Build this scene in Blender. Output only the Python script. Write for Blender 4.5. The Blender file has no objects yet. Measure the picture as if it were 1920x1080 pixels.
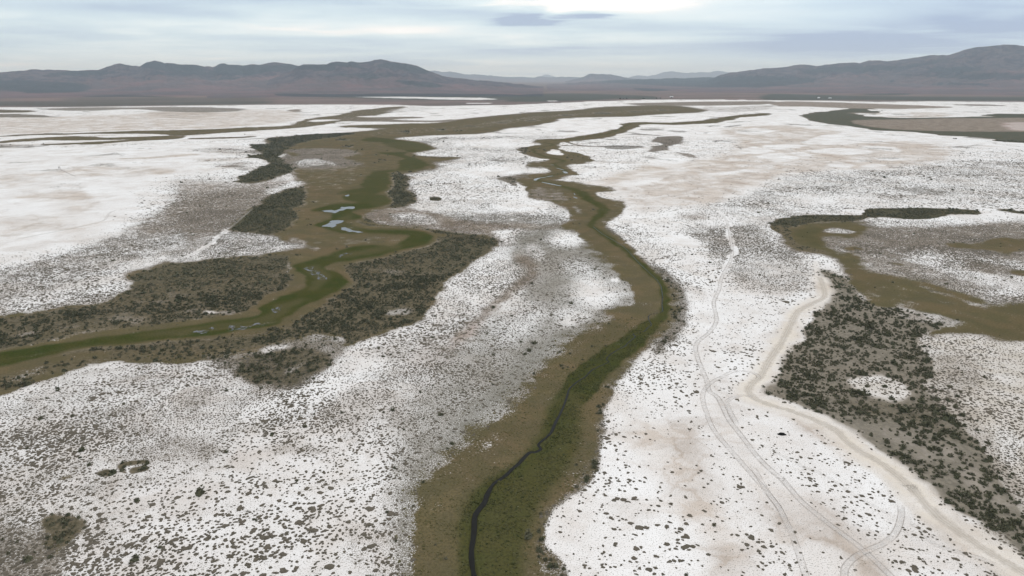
import bpy, math, random
import numpy as np

# ------------------------------------------------------------------ camera, world, sun, exposure
H = 120.0                       # height of the viewpoint above the flats, metres
F = 1280.0                      # focal length in units of 1/1920 of the picture width
YH = 145.0
PITCH = math.atan((540.0 - YH) / F)
rng = np.random.default_rng(7)
random.seed(7)
scene = bpy.context.scene
col = scene.collection

cam_d = bpy.data.cameras.new("camera")
cam_d.sensor_width = 36.0
cam_d.lens = 36.0 * F / 1920.0
cam_d.clip_start = 0.5
cam_d.clip_end = 150000.0
cam = bpy.data.objects.new("camera", cam_d)
col.objects.link(cam)
cam.location = (0, 0, H)
cam.rotation_euler = (math.pi / 2 - PITCH, 0, 0)
scene.camera = cam

SUN_EL, SUN_AZ = math.radians(52), math.radians(8)      # azimuth clockwise from +Y


def N(nt, typ, **kw):
    n = nt.nodes.new(typ)
    for k, v in kw.items():
        if k == 'inp':
            for i, val in v.items():
                n.inputs[i].default_value = val
        else:
            setattr(n, k, v)
    return n


def L(nt, a, ai, b, bi):
    nt.links.new(a.outputs[ai], b.inputs[bi])


def mth(nt, op, a, b=None, c=None, clamp=False):
    n = nt.nodes.new('ShaderNodeMath')
    n.operation = op
    n.use_clamp = clamp
    for i, v in enumerate((a, b, c)):
        if v is None:
            continue
        if isinstance(v, (int, float)):
            n.inputs[i].default_value = v
        else:
            nt.links.new(v, n.inputs[i])
    return n.outputs[0]


def sstep(nt, v, lo, hi):
    n = nt.nodes.new('ShaderNodeMapRange')
    n.interpolation_type = 'SMOOTHSTEP'
    nt.links.new(v, n.inputs[0])
    n.inputs[1].default_value = lo
    n.inputs[2].default_value = hi
    n.inputs[3].default_value = 0
    n.inputs[4].default_value = 1
    return n.outputs[0]


def mixc(nt, f, a, b, mode='MIX'):
    n = nt.nodes.new('ShaderNodeMix')
    n.data_type = 'RGBA'
    n.blend_type = mode
    n.clamp_factor = True
    for i, v in ((0, f), (6, a), (7, b)):
        if isinstance(v, (int, float)):
            n.inputs[i].default_value = v
        elif isinstance(v, tuple):
            n.inputs[i].default_value = (*v, 1) if len(v) == 3 else v
        else:
            nt.links.new(v, n.inputs[i])
    return n.outputs[2]


def noise(nt, vec, scale, detail=4, rough=0.55, dist=0.0, typ='FBM'):
    n = nt.nodes.new('ShaderNodeTexNoise')
    n.noise_dimensions = '3D'
    n.noise_type = typ
    n.inputs['Scale'].default_value = scale
    n.inputs['Detail'].default_value = detail
    n.inputs['Roughness'].default_value = rough
    n.inputs['Distortion'].default_value = dist
    if vec is not None:
        nt.links.new(vec, n.inputs['Vector'])
    return n.outputs[0]


def mapping(nt, vec, scale=(1, 1, 1), loc=(0, 0, 0), rot=(0, 0, 0)):
    n = nt.nodes.new('ShaderNodeMapping')
    nt.links.new(vec, n.inputs[0])
    n.inputs['Location'].default_value = loc
    n.inputs['Rotation'].default_value = rot
    n.inputs['Scale'].default_value = scale
    return n.outputs[0]


def build_world():
    w = bpy.data.worlds.new("World")
    scene.world = w
    w.use_nodes = True
    nt = w.node_tree
    nt.nodes.clear()
    out = N(nt, 'ShaderNodeOutputWorld')
    sky = N(nt, 'ShaderNodeTexSky', sky_type='NISHITA', sun_disc=False)
    sky.sun_elevation = SUN_EL
    sky.sun_rotation = SUN_AZ
    sky.air_density = 1.3
    sky.dust_density = 1.5
    skys = mixc(nt, 1.0, sky.outputs[0], (0.1, 0.1, 0.1), 'MULTIPLY')
    tc = N(nt, 'ShaderNodeTexCoord')
    sep = N(nt, 'ShaderNodeSeparateXYZ')
    L(nt, tc, 'Generated', sep, 0)
    X, Y, Z = sep.outputs
    # clouds as a layer seen from below: stretched towards the horizon
    zz = mth(nt, 'ADD', mth(nt, 'MAXIMUM', Z, 0.0), 0.055)
    comb = N(nt, 'ShaderNodeCombineXYZ')
    nt.links.new(mth(nt, 'DIVIDE', X, zz), comb.inputs[0])
    nt.links.new(mth(nt, 'DIVIDE', Y, zz), comb.inputs[1])
    P = comb.outputs[0]
    n1 = noise(nt, mapping(nt, P, (0.36, 0.46, 1), (3.1, 1.7, 0), (0, 0, 0.12)), 1.0, 7, 0.5, 0.5)
    n2 = noise(nt, mapping(nt, P, (1.0, 1.3, 1), (7.1, 4.2, 0), (0, 0, 0.2)), 1.0, 6, 0.55, 0.8)
    n3 = noise(nt, mapping(nt, P, (0.16, 0.22, 1), (1.3, 9.2, 0), (0, 0, -0.1)), 1.0, 4, 0.5, 0.3)
    az = mth(nt, 'ARCTAN2', X, Y)
    el = mth(nt, 'ARCSINE', Z)
    # wobble azimuth/elevation so the larger cloud bodies get ragged outlines
    wob = mth(nt, 'SUBTRACT', n2, 0.5)
    wob1 = mth(nt, 'SUBTRACT', n1, 0.5)
    azw = mth(nt, 'ADD', az, mth(nt, 'MULTIPLY', wob, 0.16))
    elw = mth(nt, 'ADD', el, mth(nt, 'MULTIPLY', wob1, 0.03))

    def blob(px, py, sx, sy, amp, a=az, e=el, pw=1.0):
        dx = (px - 960) / F
        a0 = math.atan(dx)
        e0 = math.atan((YH - py) / F * math.cos(a0))
        da = mth(nt, 'DIVIDE', mth(nt, 'SUBTRACT', a, a0), sx / F)
        de = mth(nt, 'DIVIDE', mth(nt, 'SUBTRACT', e, e0), sy / F)
        r2 = mth(nt, 'ADD', mth(nt, 'MULTIPLY', da, da), mth(nt, 'MULTIPLY', de, de))
        if pw != 1.0:
            r2 = mth(nt, 'POWER', r2, pw)
        return mth(nt, 'MULTIPLY', mth(nt, 'EXPONENT', mth(nt, 'MULTIPLY', r2, -1.0)), amp)

    br = mth(nt, 'ADD', mth(nt, 'MULTIPLY', mth(nt, 'SUBTRACT', n1, 0.5), 0.95),
             mth(nt, 'MULTIPLY', mth(nt, 'SUBTRACT', n3, 0.5), 0.5))
    br = mth(nt, 'ADD', br, mth(nt, 'MULTIPLY', mth(nt, 'SUBTRACT', n2, 0.5), 0.4))
    br = mth(nt, 'ADD', br, 0.66)
    for b in BLOBS:
        br = mth(nt, 'ADD', br, blob(*b[:5], a=azw, e=elw, pw=b[5] if len(b) > 5 else 1.0))
    # the unseen zenith half of an overcast sky is brighter
    br = mth(nt, 'ADD', br, mth(nt, 'MULTIPLY', sstep(nt, el, 0.25, 0.9), 0.55))
    ramp = N(nt, 'ShaderNodeValToRGB')
    e = ramp.color_ramp.elements
    e[0].position = 0.25
    e[0].color = (0.38, 0.48, 0.66, 1)
    e[1].position = 1.0
    e[1].color = (0.99, 1.0, 1.0, 1)
    for pos, c in ((0.46, (0.53, 0.655, 0.79, 1)), (0.66, (0.65, 0.785, 0.875, 1)), (0.84, (0.79, 0.90, 0.955, 1))):
        k = ramp.color_ramp.elements.new(pos)
        k.color = c
    nt.links.new(br, ramp.inputs[0])
    extra = mth(nt, 'MAXIMUM', mth(nt, 'SUBTRACT', br, 1.0), 0.0)
    cl = mixc(nt, 1.0, ramp.outputs[0], mixc(nt, 0.0, (0, 0, 0), (0, 0, 0)), 'ADD')
    gain = mth(nt, 'ADD', mth(nt, 'MULTIPLY', extra, 0.8), 1.0)
    comb2 = N(nt, 'ShaderNodeCombineXYZ')
    for i in range(3):
        nt.links.new(gain, comb2.inputs[i])
    cl = mixc(nt, 1.0, cl, comb2.outputs[0], 'MULTIPLY')
    # blue overcast to the right where the layer is thin
    thin = mth(nt, 'MULTIPLY', sstep(nt, az, 0.12, 0.5), mth(nt, 'SUBTRACT', 1.0, sstep(nt, el, 0.12, 0.5)))
    cl = mixc(nt, mth(nt, 'MULTIPLY', thin, 0.4), cl, mixc(nt, 1.0, cl, (0.88, 0.95, 1.08), 'MULTIPLY'))
    bg1 = N(nt, 'ShaderNodeBackground')
    nt.links.new(skys, bg1.inputs[0])
    bg1.inputs[1].default_value = 1.0
    bg2 = N(nt, 'ShaderNodeBackground')
    nt.links.new(cl, bg2.inputs[0])
    bg2.inputs[1].default_value = SKY_GAIN
    mx = N(nt, 'ShaderNodeMixShader')
    mx.inputs[0].default_value = 0.93
    L(nt, bg1, 0, mx, 1)
    L(nt, bg2, 0, mx, 2)
    L(nt, mx, 0, out, 0)


SKY_GAIN = 1.0
# px, py (1920 frame direction), half-widths, amplitude, falloff power
BLOBS = [(1120, 20, 130, 14, 0.75), (1080, 24, 330, 30, 0.10), (985, 46, 62, 10, -0.85, 1.1), (1000, 56, 34, 6, -0.35, 1.3), (1103, 45, 40, 5.5, -0.60, 1.8),
         (540, 56, 320, 15, 0.26), (300, 34, 260, 12, -0.30), (480, 14, 300, 12, -0.26), (70, 30, 130, 26, 0.14), (1330, 45, 160, 14, 0.16),
         (860, 36, 150, 9, -0.16), (760, 66, 110, 8, 0.16), (760, 88, 140, 9, -0.06), (985, 100, 140, 8, -0.30), (930, 118, 80, 5, 0.12), (1130, -4, 190, 9, -0.75), (200, 84, 240, 12, -0.06), (120, 112, 240, 16, 0.10),
         (1500, 92, 220, 22, -0.42), (1760, 66, 260, 24, -0.34), (1880, 14, 220, 22, -0.16), (1560, 24, 180, 14, 0.0), (1900, 108, 120, 14, 0.05), (1180, 84, 150, 10, 0.10)]
build_world()

sun_d = bpy.data.lights.new("sun", 'SUN')
sun_d.energy = 1.1
sun_d.angle = math.radians(14)
sun_d.color = (1.0, 0.975, 0.945)
sun = bpy.data.objects.new("sun", sun_d)
col.objects.link(sun)
sun.rotation_euler = (math.pi / 2 - SUN_EL, 0, -SUN_AZ + math.pi)
sun.location = (0, 0, 300)

scene.view_settings.view_transform = 'Standard'
scene.view_settings.look = 'None'
scene.view_settings.exposure = 0.13
scene.view_settings.gamma = 1.0
scene.view_settings.use_curve_mapping = False
scene.render.engine = 'CYCLES'
scene.cycles.max_bounces = 5
scene.cycles.diffuse_bounces = 2
scene.cycles.glossy_bounces = 2
scene.cycles.transparent_max_bounces = 12
scene.cycles.volume_bounces = 0
scene.cycles.use_denoising = True
scene.cycles.denoising_prefilter = 'ACCURATE'

# ------------------------------------------------------------------ projection helpers
cp, sp = math.cos(PITCH), math.sin(PITCH)


def project(x, y, z=0.0):
    dz = z - H
    dep = y * cp - dz * sp
    up = y * sp + dz * cp
    ok = dep > 20
    d = np.where(ok, dep, 1)
    return np.where(ok, 960 + F * x / d, 960.0), np.where(ok, 540 - F * up / d, 1390.0)


def ray(px, py):
    a, b = (np.asarray(px, float) - 960) / F, (540 - np.asarray(py, float)) / F
    return a, cp + b * sp, -sp + b * cp


def back(px, py):
    dx, dy, dz = ray(px, py)
    t = -H / dz
    return dx * t, dy * t


def z(ox, oy, s, pts):
    return [(ox + p[0] / s, oy + p[1] / s) for p in pts]


def catmull(pts, closed=True, n=6):
    P = np.array([p[:2] for p in pts], float)
    m = len(P)
    out = []
    rngi = range(m) if closed else range(m - 1)
    for i in rngi:
        if closed:
            a, b, c, d = P[i - 1], P[i], P[(i + 1) % m], P[(i + 2) % m]
        else:
            a, b, c, d = P[max(i - 1, 0)], P[i], P[i + 1], P[min(i + 2, m - 1)]
        for k in range(n):
            t = k / n
            out.append(0.5 * ((2 * b) + (c - a) * t + (2 * a - 5 * b + 4 * c - d) * t * t + (3 * b - a - 3 * c + d) * t ** 3))
    if not closed:
        out.append(P[-1])
    return np.array(out)


# ------------------------------------------------------------------ value noise in metres
def vnoise(x, y, seed=0):
    xi, yi = np.floor(x).astype(np.int64), np.floor(y).astype(np.int64)
    xf, yf = x - xi, y - yi
    u, v = xf * xf * (3 - 2 * xf), yf * yf * (3 - 2 * yf)

    def h(a, b):
        n = (a * 374761393 + b * 668265263 + seed * 974711 + 12345) & 0x7fffffff
        n = ((n ^ (n >> 13)) * 1274126177) & 0x7fffffff
        n = (n ^ (n >> 16)) & 0x7fffffff
        return n / float(0x7fffffff)
    return (h(xi, yi) * (1 - u) + h(xi + 1, yi) * u) * (1 - v) + (h(xi, yi + 1) * (1 - u) + h(xi + 1, yi + 1) * u) * v


def fbm(x, y, lam, octs=4, seed=0, gain=0.5):
    s, a, t = 0.0, 1.0, 0.0
    for i in range(octs):
        s = s + a * (vnoise(x / lam + 17.3 * i, y / lam + 5.1 * i, seed + i) * 2 - 1)
        t += a
        a *= gain
        lam /= 2.03
    return s / t


# ------------------------------------------------------------------ ground cover map (what grows or lies where)
X0, X1, Y0, Y1 = -600, 2520, 70, 1400
YS, KS = 300, 4                 # rows are four times finer above this line: far ground is strongly foreshortened
W_, H_ = X1 - X0, (YS - Y0) * KS + (Y1 - YS)


def vrow(y):
    y = np.asarray(y, float)
    return np.where(y < YS, (y - Y0) * KS, (YS - Y0) * KS + (y - YS))

CH = ['G', 'T', 'O', 'N', 'K', 'R', 'D', 'B', 'F', 'W', 'V', 'E']
# G speckle of tufts, T tan mud, O olive-brown grass, N green sedge, K shrubland, R pale sand, D desert, B bare brown soil,
# F dark woodland / heavy shrub on the desert, W grey-green wash, V kept free of plants, E reddish soil
M = {c: np.zeros((H_, W_), np.float32) for c in CH}
M['G'][:] = 0.12


def blur1(a, r, ax):
    if r < 1:
        return a
    k = 2 * r + 1
    pad = [(0, 0), (0, 0)]
    pad[ax] = (r + 1, r)
    c = np.cumsum(np.pad(a, pad, mode='edge'), axis=ax, dtype=np.float64)
    n = a.shape[ax]
    if ax == 0:
        return ((c[k:k + n] - c[:n]) / k).astype(np.float32)
    return ((c[:, k:k + n] - c[:, :n]) / k).astype(np.float32)


def blur(a, rx, ry):
    for _ in range(2):
        a = blur1(a, int(round(ry)), 0)
        a = blur1(a, int(round(rx)), 1)
    return a


def fillpoly(P, pad):
    P = np.stack([P[:, 0], vrow(P[:, 1])], 1)
    x0, x1 = int(max(P[:, 0].min() - pad - 2, X0)), int(min(P[:, 0].max() + pad + 3, X1))
    y0, y1 = int(max(P[:, 1].min() - pad - 2, 0)), int(min(P[:, 1].max() + pad + 3, H_))
    if x1 <= x0 or y1 <= y0:
        return None
    m = np.zeros((y1 - y0, x1 - x0), np.float32)
    A, B = P, np.roll(P, -1, 0)
    SS = 3
    for yy in range(m.shape[0]):
        for s in range(SS):
            yc = y0 + yy + (s + 0.5) / SS
            hit = (A[:, 1] <= yc) != (B[:, 1] <= yc)
            if not hit.any():
                continue
            a, b = A[hit], B[hit]
            xs = np.sort(a[:, 0] + (yc - a[:, 1]) / (b[:, 1] - a[:, 1]) * (b[:, 0] - a[:, 0]))
            for i in range(0, len(xs) - 1, 2):
                xa, xb = xs[i] - x0, xs[i + 1] - x0
                ia, ib = int(math.ceil(xa - 0.5)), int(math.ceil(xb - 0.5))
                ia, ib = max(ia, 0), min(ib, m.shape[1])
                if ib > ia:
                    m[yy, ia:ib] += 1.0 / SS
    return x0, y0, m


def apply(reg, cls, amt=1.0):
    if reg is None:
        return
    x0, y0, m = reg
    m = m * amt
    sl = (slice(y0, y0 + m.shape[0]), slice(x0 - X0, x0 - X0 + m.shape[1]))
    for c in CH:
        if c in ('V',) and c not in cls:
            continue
        if c not in cls and '+' in cls:
            continue
        v = cls.get(c, 0.0)
        M[c][sl] = M[c][sl] * (1 - m) + v * m


def paint(cls, pts, fx=2, fy=None, amt=1.0, smooth=True, grow=0):
    fy = fx * 0.5 if fy is None else fy
    P = catmull(pts) if smooth else np.array(pts, float)
    reg = fillpoly(P, 2 * max(fx, fy) + 2 * grow + 3)
    if reg is None:
        return
    x0, y0, m = reg
    if grow:
        m = np.clip(blur(m, grow, max(grow * 0.45, 1)) * 3.0, 0, 1)
    m = blur(m, fx, fy)
    apply((x0, y0, m), cls, amt)


def stroke(cls, pts, fx=1, fy=None, amt=1.0, metric=False):
    """pts: (x, y, full width across in px)"""
    C = catmull(pts, closed=False, n=8)
    w = np.interp(np.linspace(0, len(pts) - 1, len(C)), range(len(pts)), [p[2] for p in pts])
    t = np.gradient(C, axis=0)
    # width is a ground width: turn it with the foreshortened ground
    g = np.array(back(C[:, 0], C[:, 1])).T
    tg = np.gradient(g, axis=0)
    ln = np.maximum(np.hypot(tg[:, 0], tg[:, 1]), 1e-6)
    nx, ny = -tg[:, 1] / ln, tg[:, 0] / ln
    dep = g[:, 1] * cp + H * sp
    hw = w / 2 * (1.0 if metric else dep / F)
    a = project(g[:, 0] + nx * hw, g[:, 1] + ny * hw)
    b = project(g[:, 0] - nx * hw, g[:, 1] - ny * hw)
    fy = fx * 0.5 if fy is None else fy
    big = None
    x0 = int(max(min(a[0].min(), b[0].min()) - 2 * fx - 3, X0)); x1 = int(min(max(a[0].max(), b[0].max()) + 2 * fx + 4, X1))
    y0 = int(max(vrow(min(a[1].min(), b[1].min())) - 2 * fx - 3, 0)); y1 = int(min(vrow(max(a[1].max(), b[1].max())) + 2 * fx + 4, H_))
    if x1 <= x0 or y1 <= y0:
        return
    big = np.zeros((y1 - y0, x1 - x0), np.float32)
    for i in range(len(C) - 1):
        q = np.array([(a[0][i], a[1][i]), (a[0][i + 1], a[1][i + 1]), (b[0][i + 1], b[1][i + 1]), (b[0][i], b[1][i])])
        r = fillpoly(q, 0)
        if r is None:
            continue
        qx, qy, m = r
        ax0, ay0 = max(qx, x0), max(qy, y0)
        ax1, ay1 = min(qx + m.shape[1], x1), min(qy + m.shape[0], y1)
        if ax1 <= ax0 or ay1 <= ay0:
            continue
        s = big[ay0 - y0:ay1 - y0, ax0 - x0:ax1 - x0]
        np.maximum(s, m[ay0 - qy:ay1 - qy, ax0 - qx:ax1 - qx], out=s)
    big = blur(big, fx, fy)
    apply((x0, y0, np.clip(big, 0, 1)), cls, amt)


SALT = dict(G=0.10)
CLEAN = dict(G=0.0)
TAN = dict(T=0.8, G=0.02)
DES = dict(D=1)
BRN = dict(B=1, G=0.1)
OLV = dict(O=1)
GRN = dict(N=1)
SHB = dict(K=1)
RED = dict(E=1)


def spk(g, **k):
    return dict(G=g, **k)


# --- the open salt: density of tufts
paint(spk(0.02), [(-600, 262), (-600, 480), (0, 478), (120, 462), (215, 430), (250, 395), (270, 360), (330, 335), (430, 318), (450, 300), (400, 285), (430, 268), (300, 268), (100, 275)], 16, 6)
paint(spk(0.50, B=0.10), z(0, 280, 4, [(-800, 900), (0, 880), (500, 770), (850, 640), (1150, 500), (1330, 400), (1920, 300), (2200, 330), (2100, 500), (1800, 680), (1750, 800), (1300, 850), (960, 940), (870, 1120), (600, 1190), (0, 1260), (-800, 1300)]), 12, 5)
paint(spk(0.46, B=0.30), z(0, 280, 4, [(1330, 400), (1920, 290), (2250, 330), (1950, 450), (1700, 560), (1500, 640), (1250, 650), (1000, 640), (1100, 520)]), 16, 7, 0.6)
paint(spk(0.32), [(470, 460), (560, 458), (500, 478), (420, 480), (330, 490), (270, 505), (240, 520), (215, 552), (120, 570), (30, 582), (30, 560), (150, 530), (250, 490), (350, 470)], 10, 4, 0.7)
paint(TAN, z(0, 280, 4, [(0, 350), (300, 330), (560, 310), (690, 360), (560, 385), (300, 370), (100, 365)]), 8, 2)
paint(dict(T=0.6), z(0, 280, 4, [(0, 200), (300, 170), (700, 120), (1000, 130), (1250, 145), (1330, 170), (1100, 185), (700, 200), (400, 195), (200, 215), (320, 240), (180, 270), (0, 275)]), 12, 3, 0.75)
paint(dict(T=0.85), z(0, 280, 4, [(1150, 155), (1300, 155), (1290, 175), (1160, 180)]), 4, 2)
paint(dict(T=0.6), z(0, 280, 4, [(0, 540), (200, 500), (420, 500), (560, 520), (500, 580), (300, 600), (100, 640), (300, 660), (100, 700), (0, 700)]), 12, 3, 0.8)
paint(dict(T=0.8), z(0, 280, 4, [(60, 560), (260, 500), (400, 510), (330, 550), (120, 580)]), 6, 2)
paint(dict(T=0.45), z(0, 280, 4, [(400, 400), (700, 380), (780, 430), (600, 520), (820, 560), (500, 620), (430, 500)]), 12, 4, 0.7)
paint(dict(T=0.7, G=0.1), z(0, 280, 4, [(900, 70), (1100, 60), (1400, 35), (1480, 40), (1250, 62), (1000, 75)]), 4, 1)
paint(spk(0.35, T=0.3), z(0, 280, 4, [(1400, 0), (1700, -10), (1900, 10), (1850, 30), (1500, 20)]), 6, 2)
paint(spk(0.3, T=0.4), z(0, 280, 4, [(1480, 75), (1700, 60), (1850, 70), (1600, 90)]), 6, 2)
paint(spk(0.3, B=0.3), z(0, 280, 4, [(1580, 120), (1850, 95), (1900, 110), (1700, 135)]), 5, 2)

# salt in the middle north
paint(spk(0.30), [(735, 262), (900, 256), (1000, 245), (1060, 250), (1010, 270), (970, 285), (1000, 300), (1010, 325), (960, 345), (985, 380), (1040, 395), (1050, 425), (900, 415), (700, 395), (760, 360), (740, 330), (830, 310), (800, 290)], 10, 4)
paint(spk(0.06), [(880, 262), (1000, 262), (1020, 270), (960, 276), (860, 274)], 12, 2)
paint(spk(0.04), [(860, 318), (930, 310), (1020, 318), (960, 326), (900, 332), (860, 328)], 10, 3)
paint(spk(0.05), [(940, 372), (1000, 374), (1030, 388), (1000, 396), (930, 392)], 8, 3)
paint(spk(0.6), [(760, 398), (850, 400), (1000, 402), (1060, 415), (1080, 424), (1000, 428), (900, 422), (820, 412), (740, 402)], 10, 4)
paint(dict(B=.75, G=0.4), z(400, 240, 4, [(1140, 600), (1250, 595), (1500, 610), (1700, 650), (1920, 700), (2250, 720), (2760, 735), (2700, 760), (2300, 760), (2100, 790), (2250, 900), (1900, 820), (1600, 765), (1350, 725), (1150, 690)]), 6, 3)
paint(spk(0.35), z(400, 240, 4, [(1350, 640), (1550, 640), (1690, 700), (1650, 730), (1450, 715), (1350, 700)]), 5, 2, 0.8)

# tuft field between the two streams, lower middle and left
paint(spk(0.40), [(940, 455), (975, 470), (990, 500), (960, 540), (880, 590), (800, 640), (700, 680), (640, 700), (620, 650), (720, 625), (800, 598), (840, 530), (890, 492)], 8, 4)
paint(spk(0.48, B=0.14), [(940, 560), (900, 640), (860, 720), (800, 800), (740, 870), (760, 950), (740, 1100), (600, 1400), (-600, 1400), (-600, 820), (0, 740), (90, 712), (200, 682), (350, 682), (440, 676), (560, 710), (640, 690), (700, 650), (800, 610)], 10, 5)
paint(spk(0.24), [(640, 690), (700, 660), (720, 690), (640, 740), (500, 790), (440, 780), (540, 730)], 20, 8, 0.8)
paint(spk(0.24), [(540, 800), (720, 850), (740, 940), (640, 1080), (560, 1400), (300, 1400), (280, 1050), (200, 950), (330, 900), (420, 830)], 40, 22, 0.8)
paint(spk(0.2), [(700, 820), (760, 820), (750, 870), (700, 880), (650, 850)], 15, 8, 0.8)
paint(spk(0.62, B=0.35), [(250, 810), (400, 820), (420, 860), (330, 880), (230, 860)], 30, 12, 0.5)
paint(spk(0.62, B=0.45), [(540, 830), (600, 835), (600, 850), (520, 850)], 20, 8, 0.5)
paint(dict(K=0.75, O=0.25), z(0, 780, 3.6, [(280, 700), (430, 680), (600, 720), (540, 800), (430, 900), (330, 930), (300, 800)]), 6, 4, 0.85)
paint(dict(G=0.9, K=.3, B=.2), z(0, 780, 3.6, [(-900, 700), (0, 720), (150, 740), (300, 760), (450, 880), (420, 1000), (300, 1300), (0, 2000), (-2000, 2000)]), 14, 8, 0.6)
paint(dict(K=0.7, O=0.3), z(0, 780, 3.6, [(870, 380), (900, 350), (1000, 345), (990, 370), (900, 395)]), 2, 1, 0.9)
paint(dict(K=0.7, O=0.3), z(0, 780, 3.6, [(660, 375), (740, 350), (740, 400), (680, 405)]), 2, 1, 0.9)
paint(dict(K=0.7, O=0.3), z(0, 780, 3.6, [(780, 330), (870, 295), (1000, 300), (990, 330), (900, 330), (830, 350), (850, 395), (800, 385)]), 2, 1, 0.8)
paint(dict(O=0.7, G=.3), z(0, 780, 3.6, [(400, 420), (480, 395), (500, 415), (430, 440)]), 3, 2, 0.8)

# grey wash beside the main stream
paint(dict(G=0.76, W=0.62, B=0.1), [(1000, 430), (1100, 432), (1150, 460), (1200, 540), (1190, 565), (1140, 600), (1100, 640), (1060, 680), (1020, 725), (960, 780), (880, 850), (815, 890), (780, 940), (775, 1080), (770, 1400), (725, 1400), (735, 1080), (730, 960), (735, 880), (745, 810), (790, 740), (835, 680), (890, 620), (985, 560), (1005, 510), (990, 475)], 26, 12)
paint(dict(G=0.82, W=0.9, O=.12), [(1085, 440), (1140, 452), (1195, 540), (1190, 560), (1130, 605), (1090, 645), (1040, 690), (1000, 740), (940, 790), (860, 855), (800, 900), (775, 945), (770, 930), (800, 870), (860, 790), (920, 730), (980, 660), (1060, 620), (1130, 590), (1185, 550), (1140, 500), (1090, 480)], 14, 7)
paint(dict(G=0.82, W=0.8, B=.1), [(975, 440), (1080, 430), (1150, 450), (1195, 520), (1190, 560), (1130, 600), (1060, 560), (1000, 560), (970, 500)], 12, 7)
paint(dict(G=0.75, W=0.65, B=.2), [(985, 475), (1060, 470), (1080, 500), (1030, 520), (1010, 545), (985, 540), (1010, 510)], 14, 6, 0.9)
paint(dict(G=0.5, W=0.6, O=.55), [(1075, 442), (1130, 445), (1160, 470), (1190, 520), (1170, 520), (1120, 490), (1090, 465)], 8, 5)
paint(spk(0.45), [(985, 458), (1010, 462), (1020, 480), (1010, 490), (990, 480)], 6, 3, 0.8)
paint(spk(0.18), [(1020, 452), (1045, 434), (1075, 432), (1095, 445), (1090, 460), (1050, 462)], 12, 6)
paint(dict(G=0.45, W=.3), [(1060, 490), (1100, 490), (1140, 520), (1180, 545), (1180, 570), (1130, 585), (1080, 575), (1060, 550), (1080, 520), (1050, 500)], 16, 8, 0.95)
paint(spk(0.02), [(1085, 535), (1110, 525), (1140, 545), (1150, 560), (1120, 572), (1095, 562)], 12, 6, 0.9)
paint(CLEAN, [(1146, 524), (1158, 520), (1168, 524), (1156, 530)], 2, 1)
paint(spk(0.36), [(1035, 585), (1070, 578), (1110, 592), (1090, 608), (1050, 612)], 14, 6, 0.8)
paint(spk(0.45), [(950, 590), (1010, 570), (1020, 600), (960, 640), (930, 640)], 16, 8, 0.7)
paint(dict(B=0.9, G=0.5), z(860, 480, 4, [(420, 0), (520, 0), (600, 120), (560, 180), (420, 280), (280, 380), (180, 470), (60, 640), (-60, 690), (-40, 600), (60, 520), (160, 430), (260, 340), (380, 230), (500, 130), (470, 60)]), 6, 4, 0.85)
paint(dict(E=0.5, B=.5), z(860, 480, 4, [(60, 540), (180, 490), (190, 510), (90, 600), (-60, 690), (-60, 660)]), 6, 3, 0.8)
paint(spk(0.62, E=0.12, B=.3), [(800, 640), (860, 640), (830, 680), (780, 690), (770, 670)], 14, 7, 0.6)

# east of the main stream
paint(spk(0.14), [(1150, 420), (1500, 400), (1540, 480), (1530, 600), (1430, 700), (1400, 760), (1900, 1100), (1900, 1400), (1060, 1400), (1020, 1080), (1010, 960), (1110, 850), (1180, 680), (1260, 600), (1240, 520)], 10, 6)
paint(spk(0.30), [(1150, 420), (1200, 425), (1290, 470), (1300, 560), (1290, 640), (1240, 700), (1160, 770), (1120, 850), (1110, 860), (1125, 757), (1160, 695), (1220, 640), (1255, 600), (1257, 550), (1200, 480), (1160, 445)], 14, 8, 0.8)
paint(spk(0.07), [(1155, 395), (1250, 380), (1290, 430), (1320, 470), (1270, 465), (1230, 440), (1180, 425)], 14, 6)
paint(dict(G=0.8, K=.22), [(1215, 490), (1260, 515), (1290, 560), (1290, 600), (1265, 640), (1230, 670), (1225, 650), (1255, 610), (1262, 560), (1245, 525)], 6, 4, 0.9)
paint(spk(0.55, B=0.12), z(1200, 230, 4, [(300, 800), (550, 780), (900, 760), (1000, 900), (1250, 1000), (1300, 1200), (1150, 1300), (800, 1250), (600, 1100), (450, 930)]), 14, 6, 0.8)
paint(spk(0.02), z(1200, 230, 4, [(200, 860), (330, 830), (460, 890), (470, 930), (300, 925)]), 5, 3)
paint(dict(B=.5, G=.4, T=.3), z(1200, 230, 4, [(270, 690), (420, 680), (500, 710), (380, 735), (280, 710)]), 5, 3, 0.6)
paint(spk(0.36), [(1400, 330), (1900, 300), (2500, 300), (2500, 400), (1900, 392), (1760, 388), (1620, 395), (1560, 403), (1430, 420), (1330, 400), (1290, 385), (1340, 350)], 20, 6)
paint(spk(0.10), [(1500, 372), (1640, 368), (1640, 378), (1520, 384)], 25, 4, 0.8)
paint(spk(0.05), [(1300, 365), (1380, 340), (1420, 345), (1410, 362), (1330, 376)], 10, 3)

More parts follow.
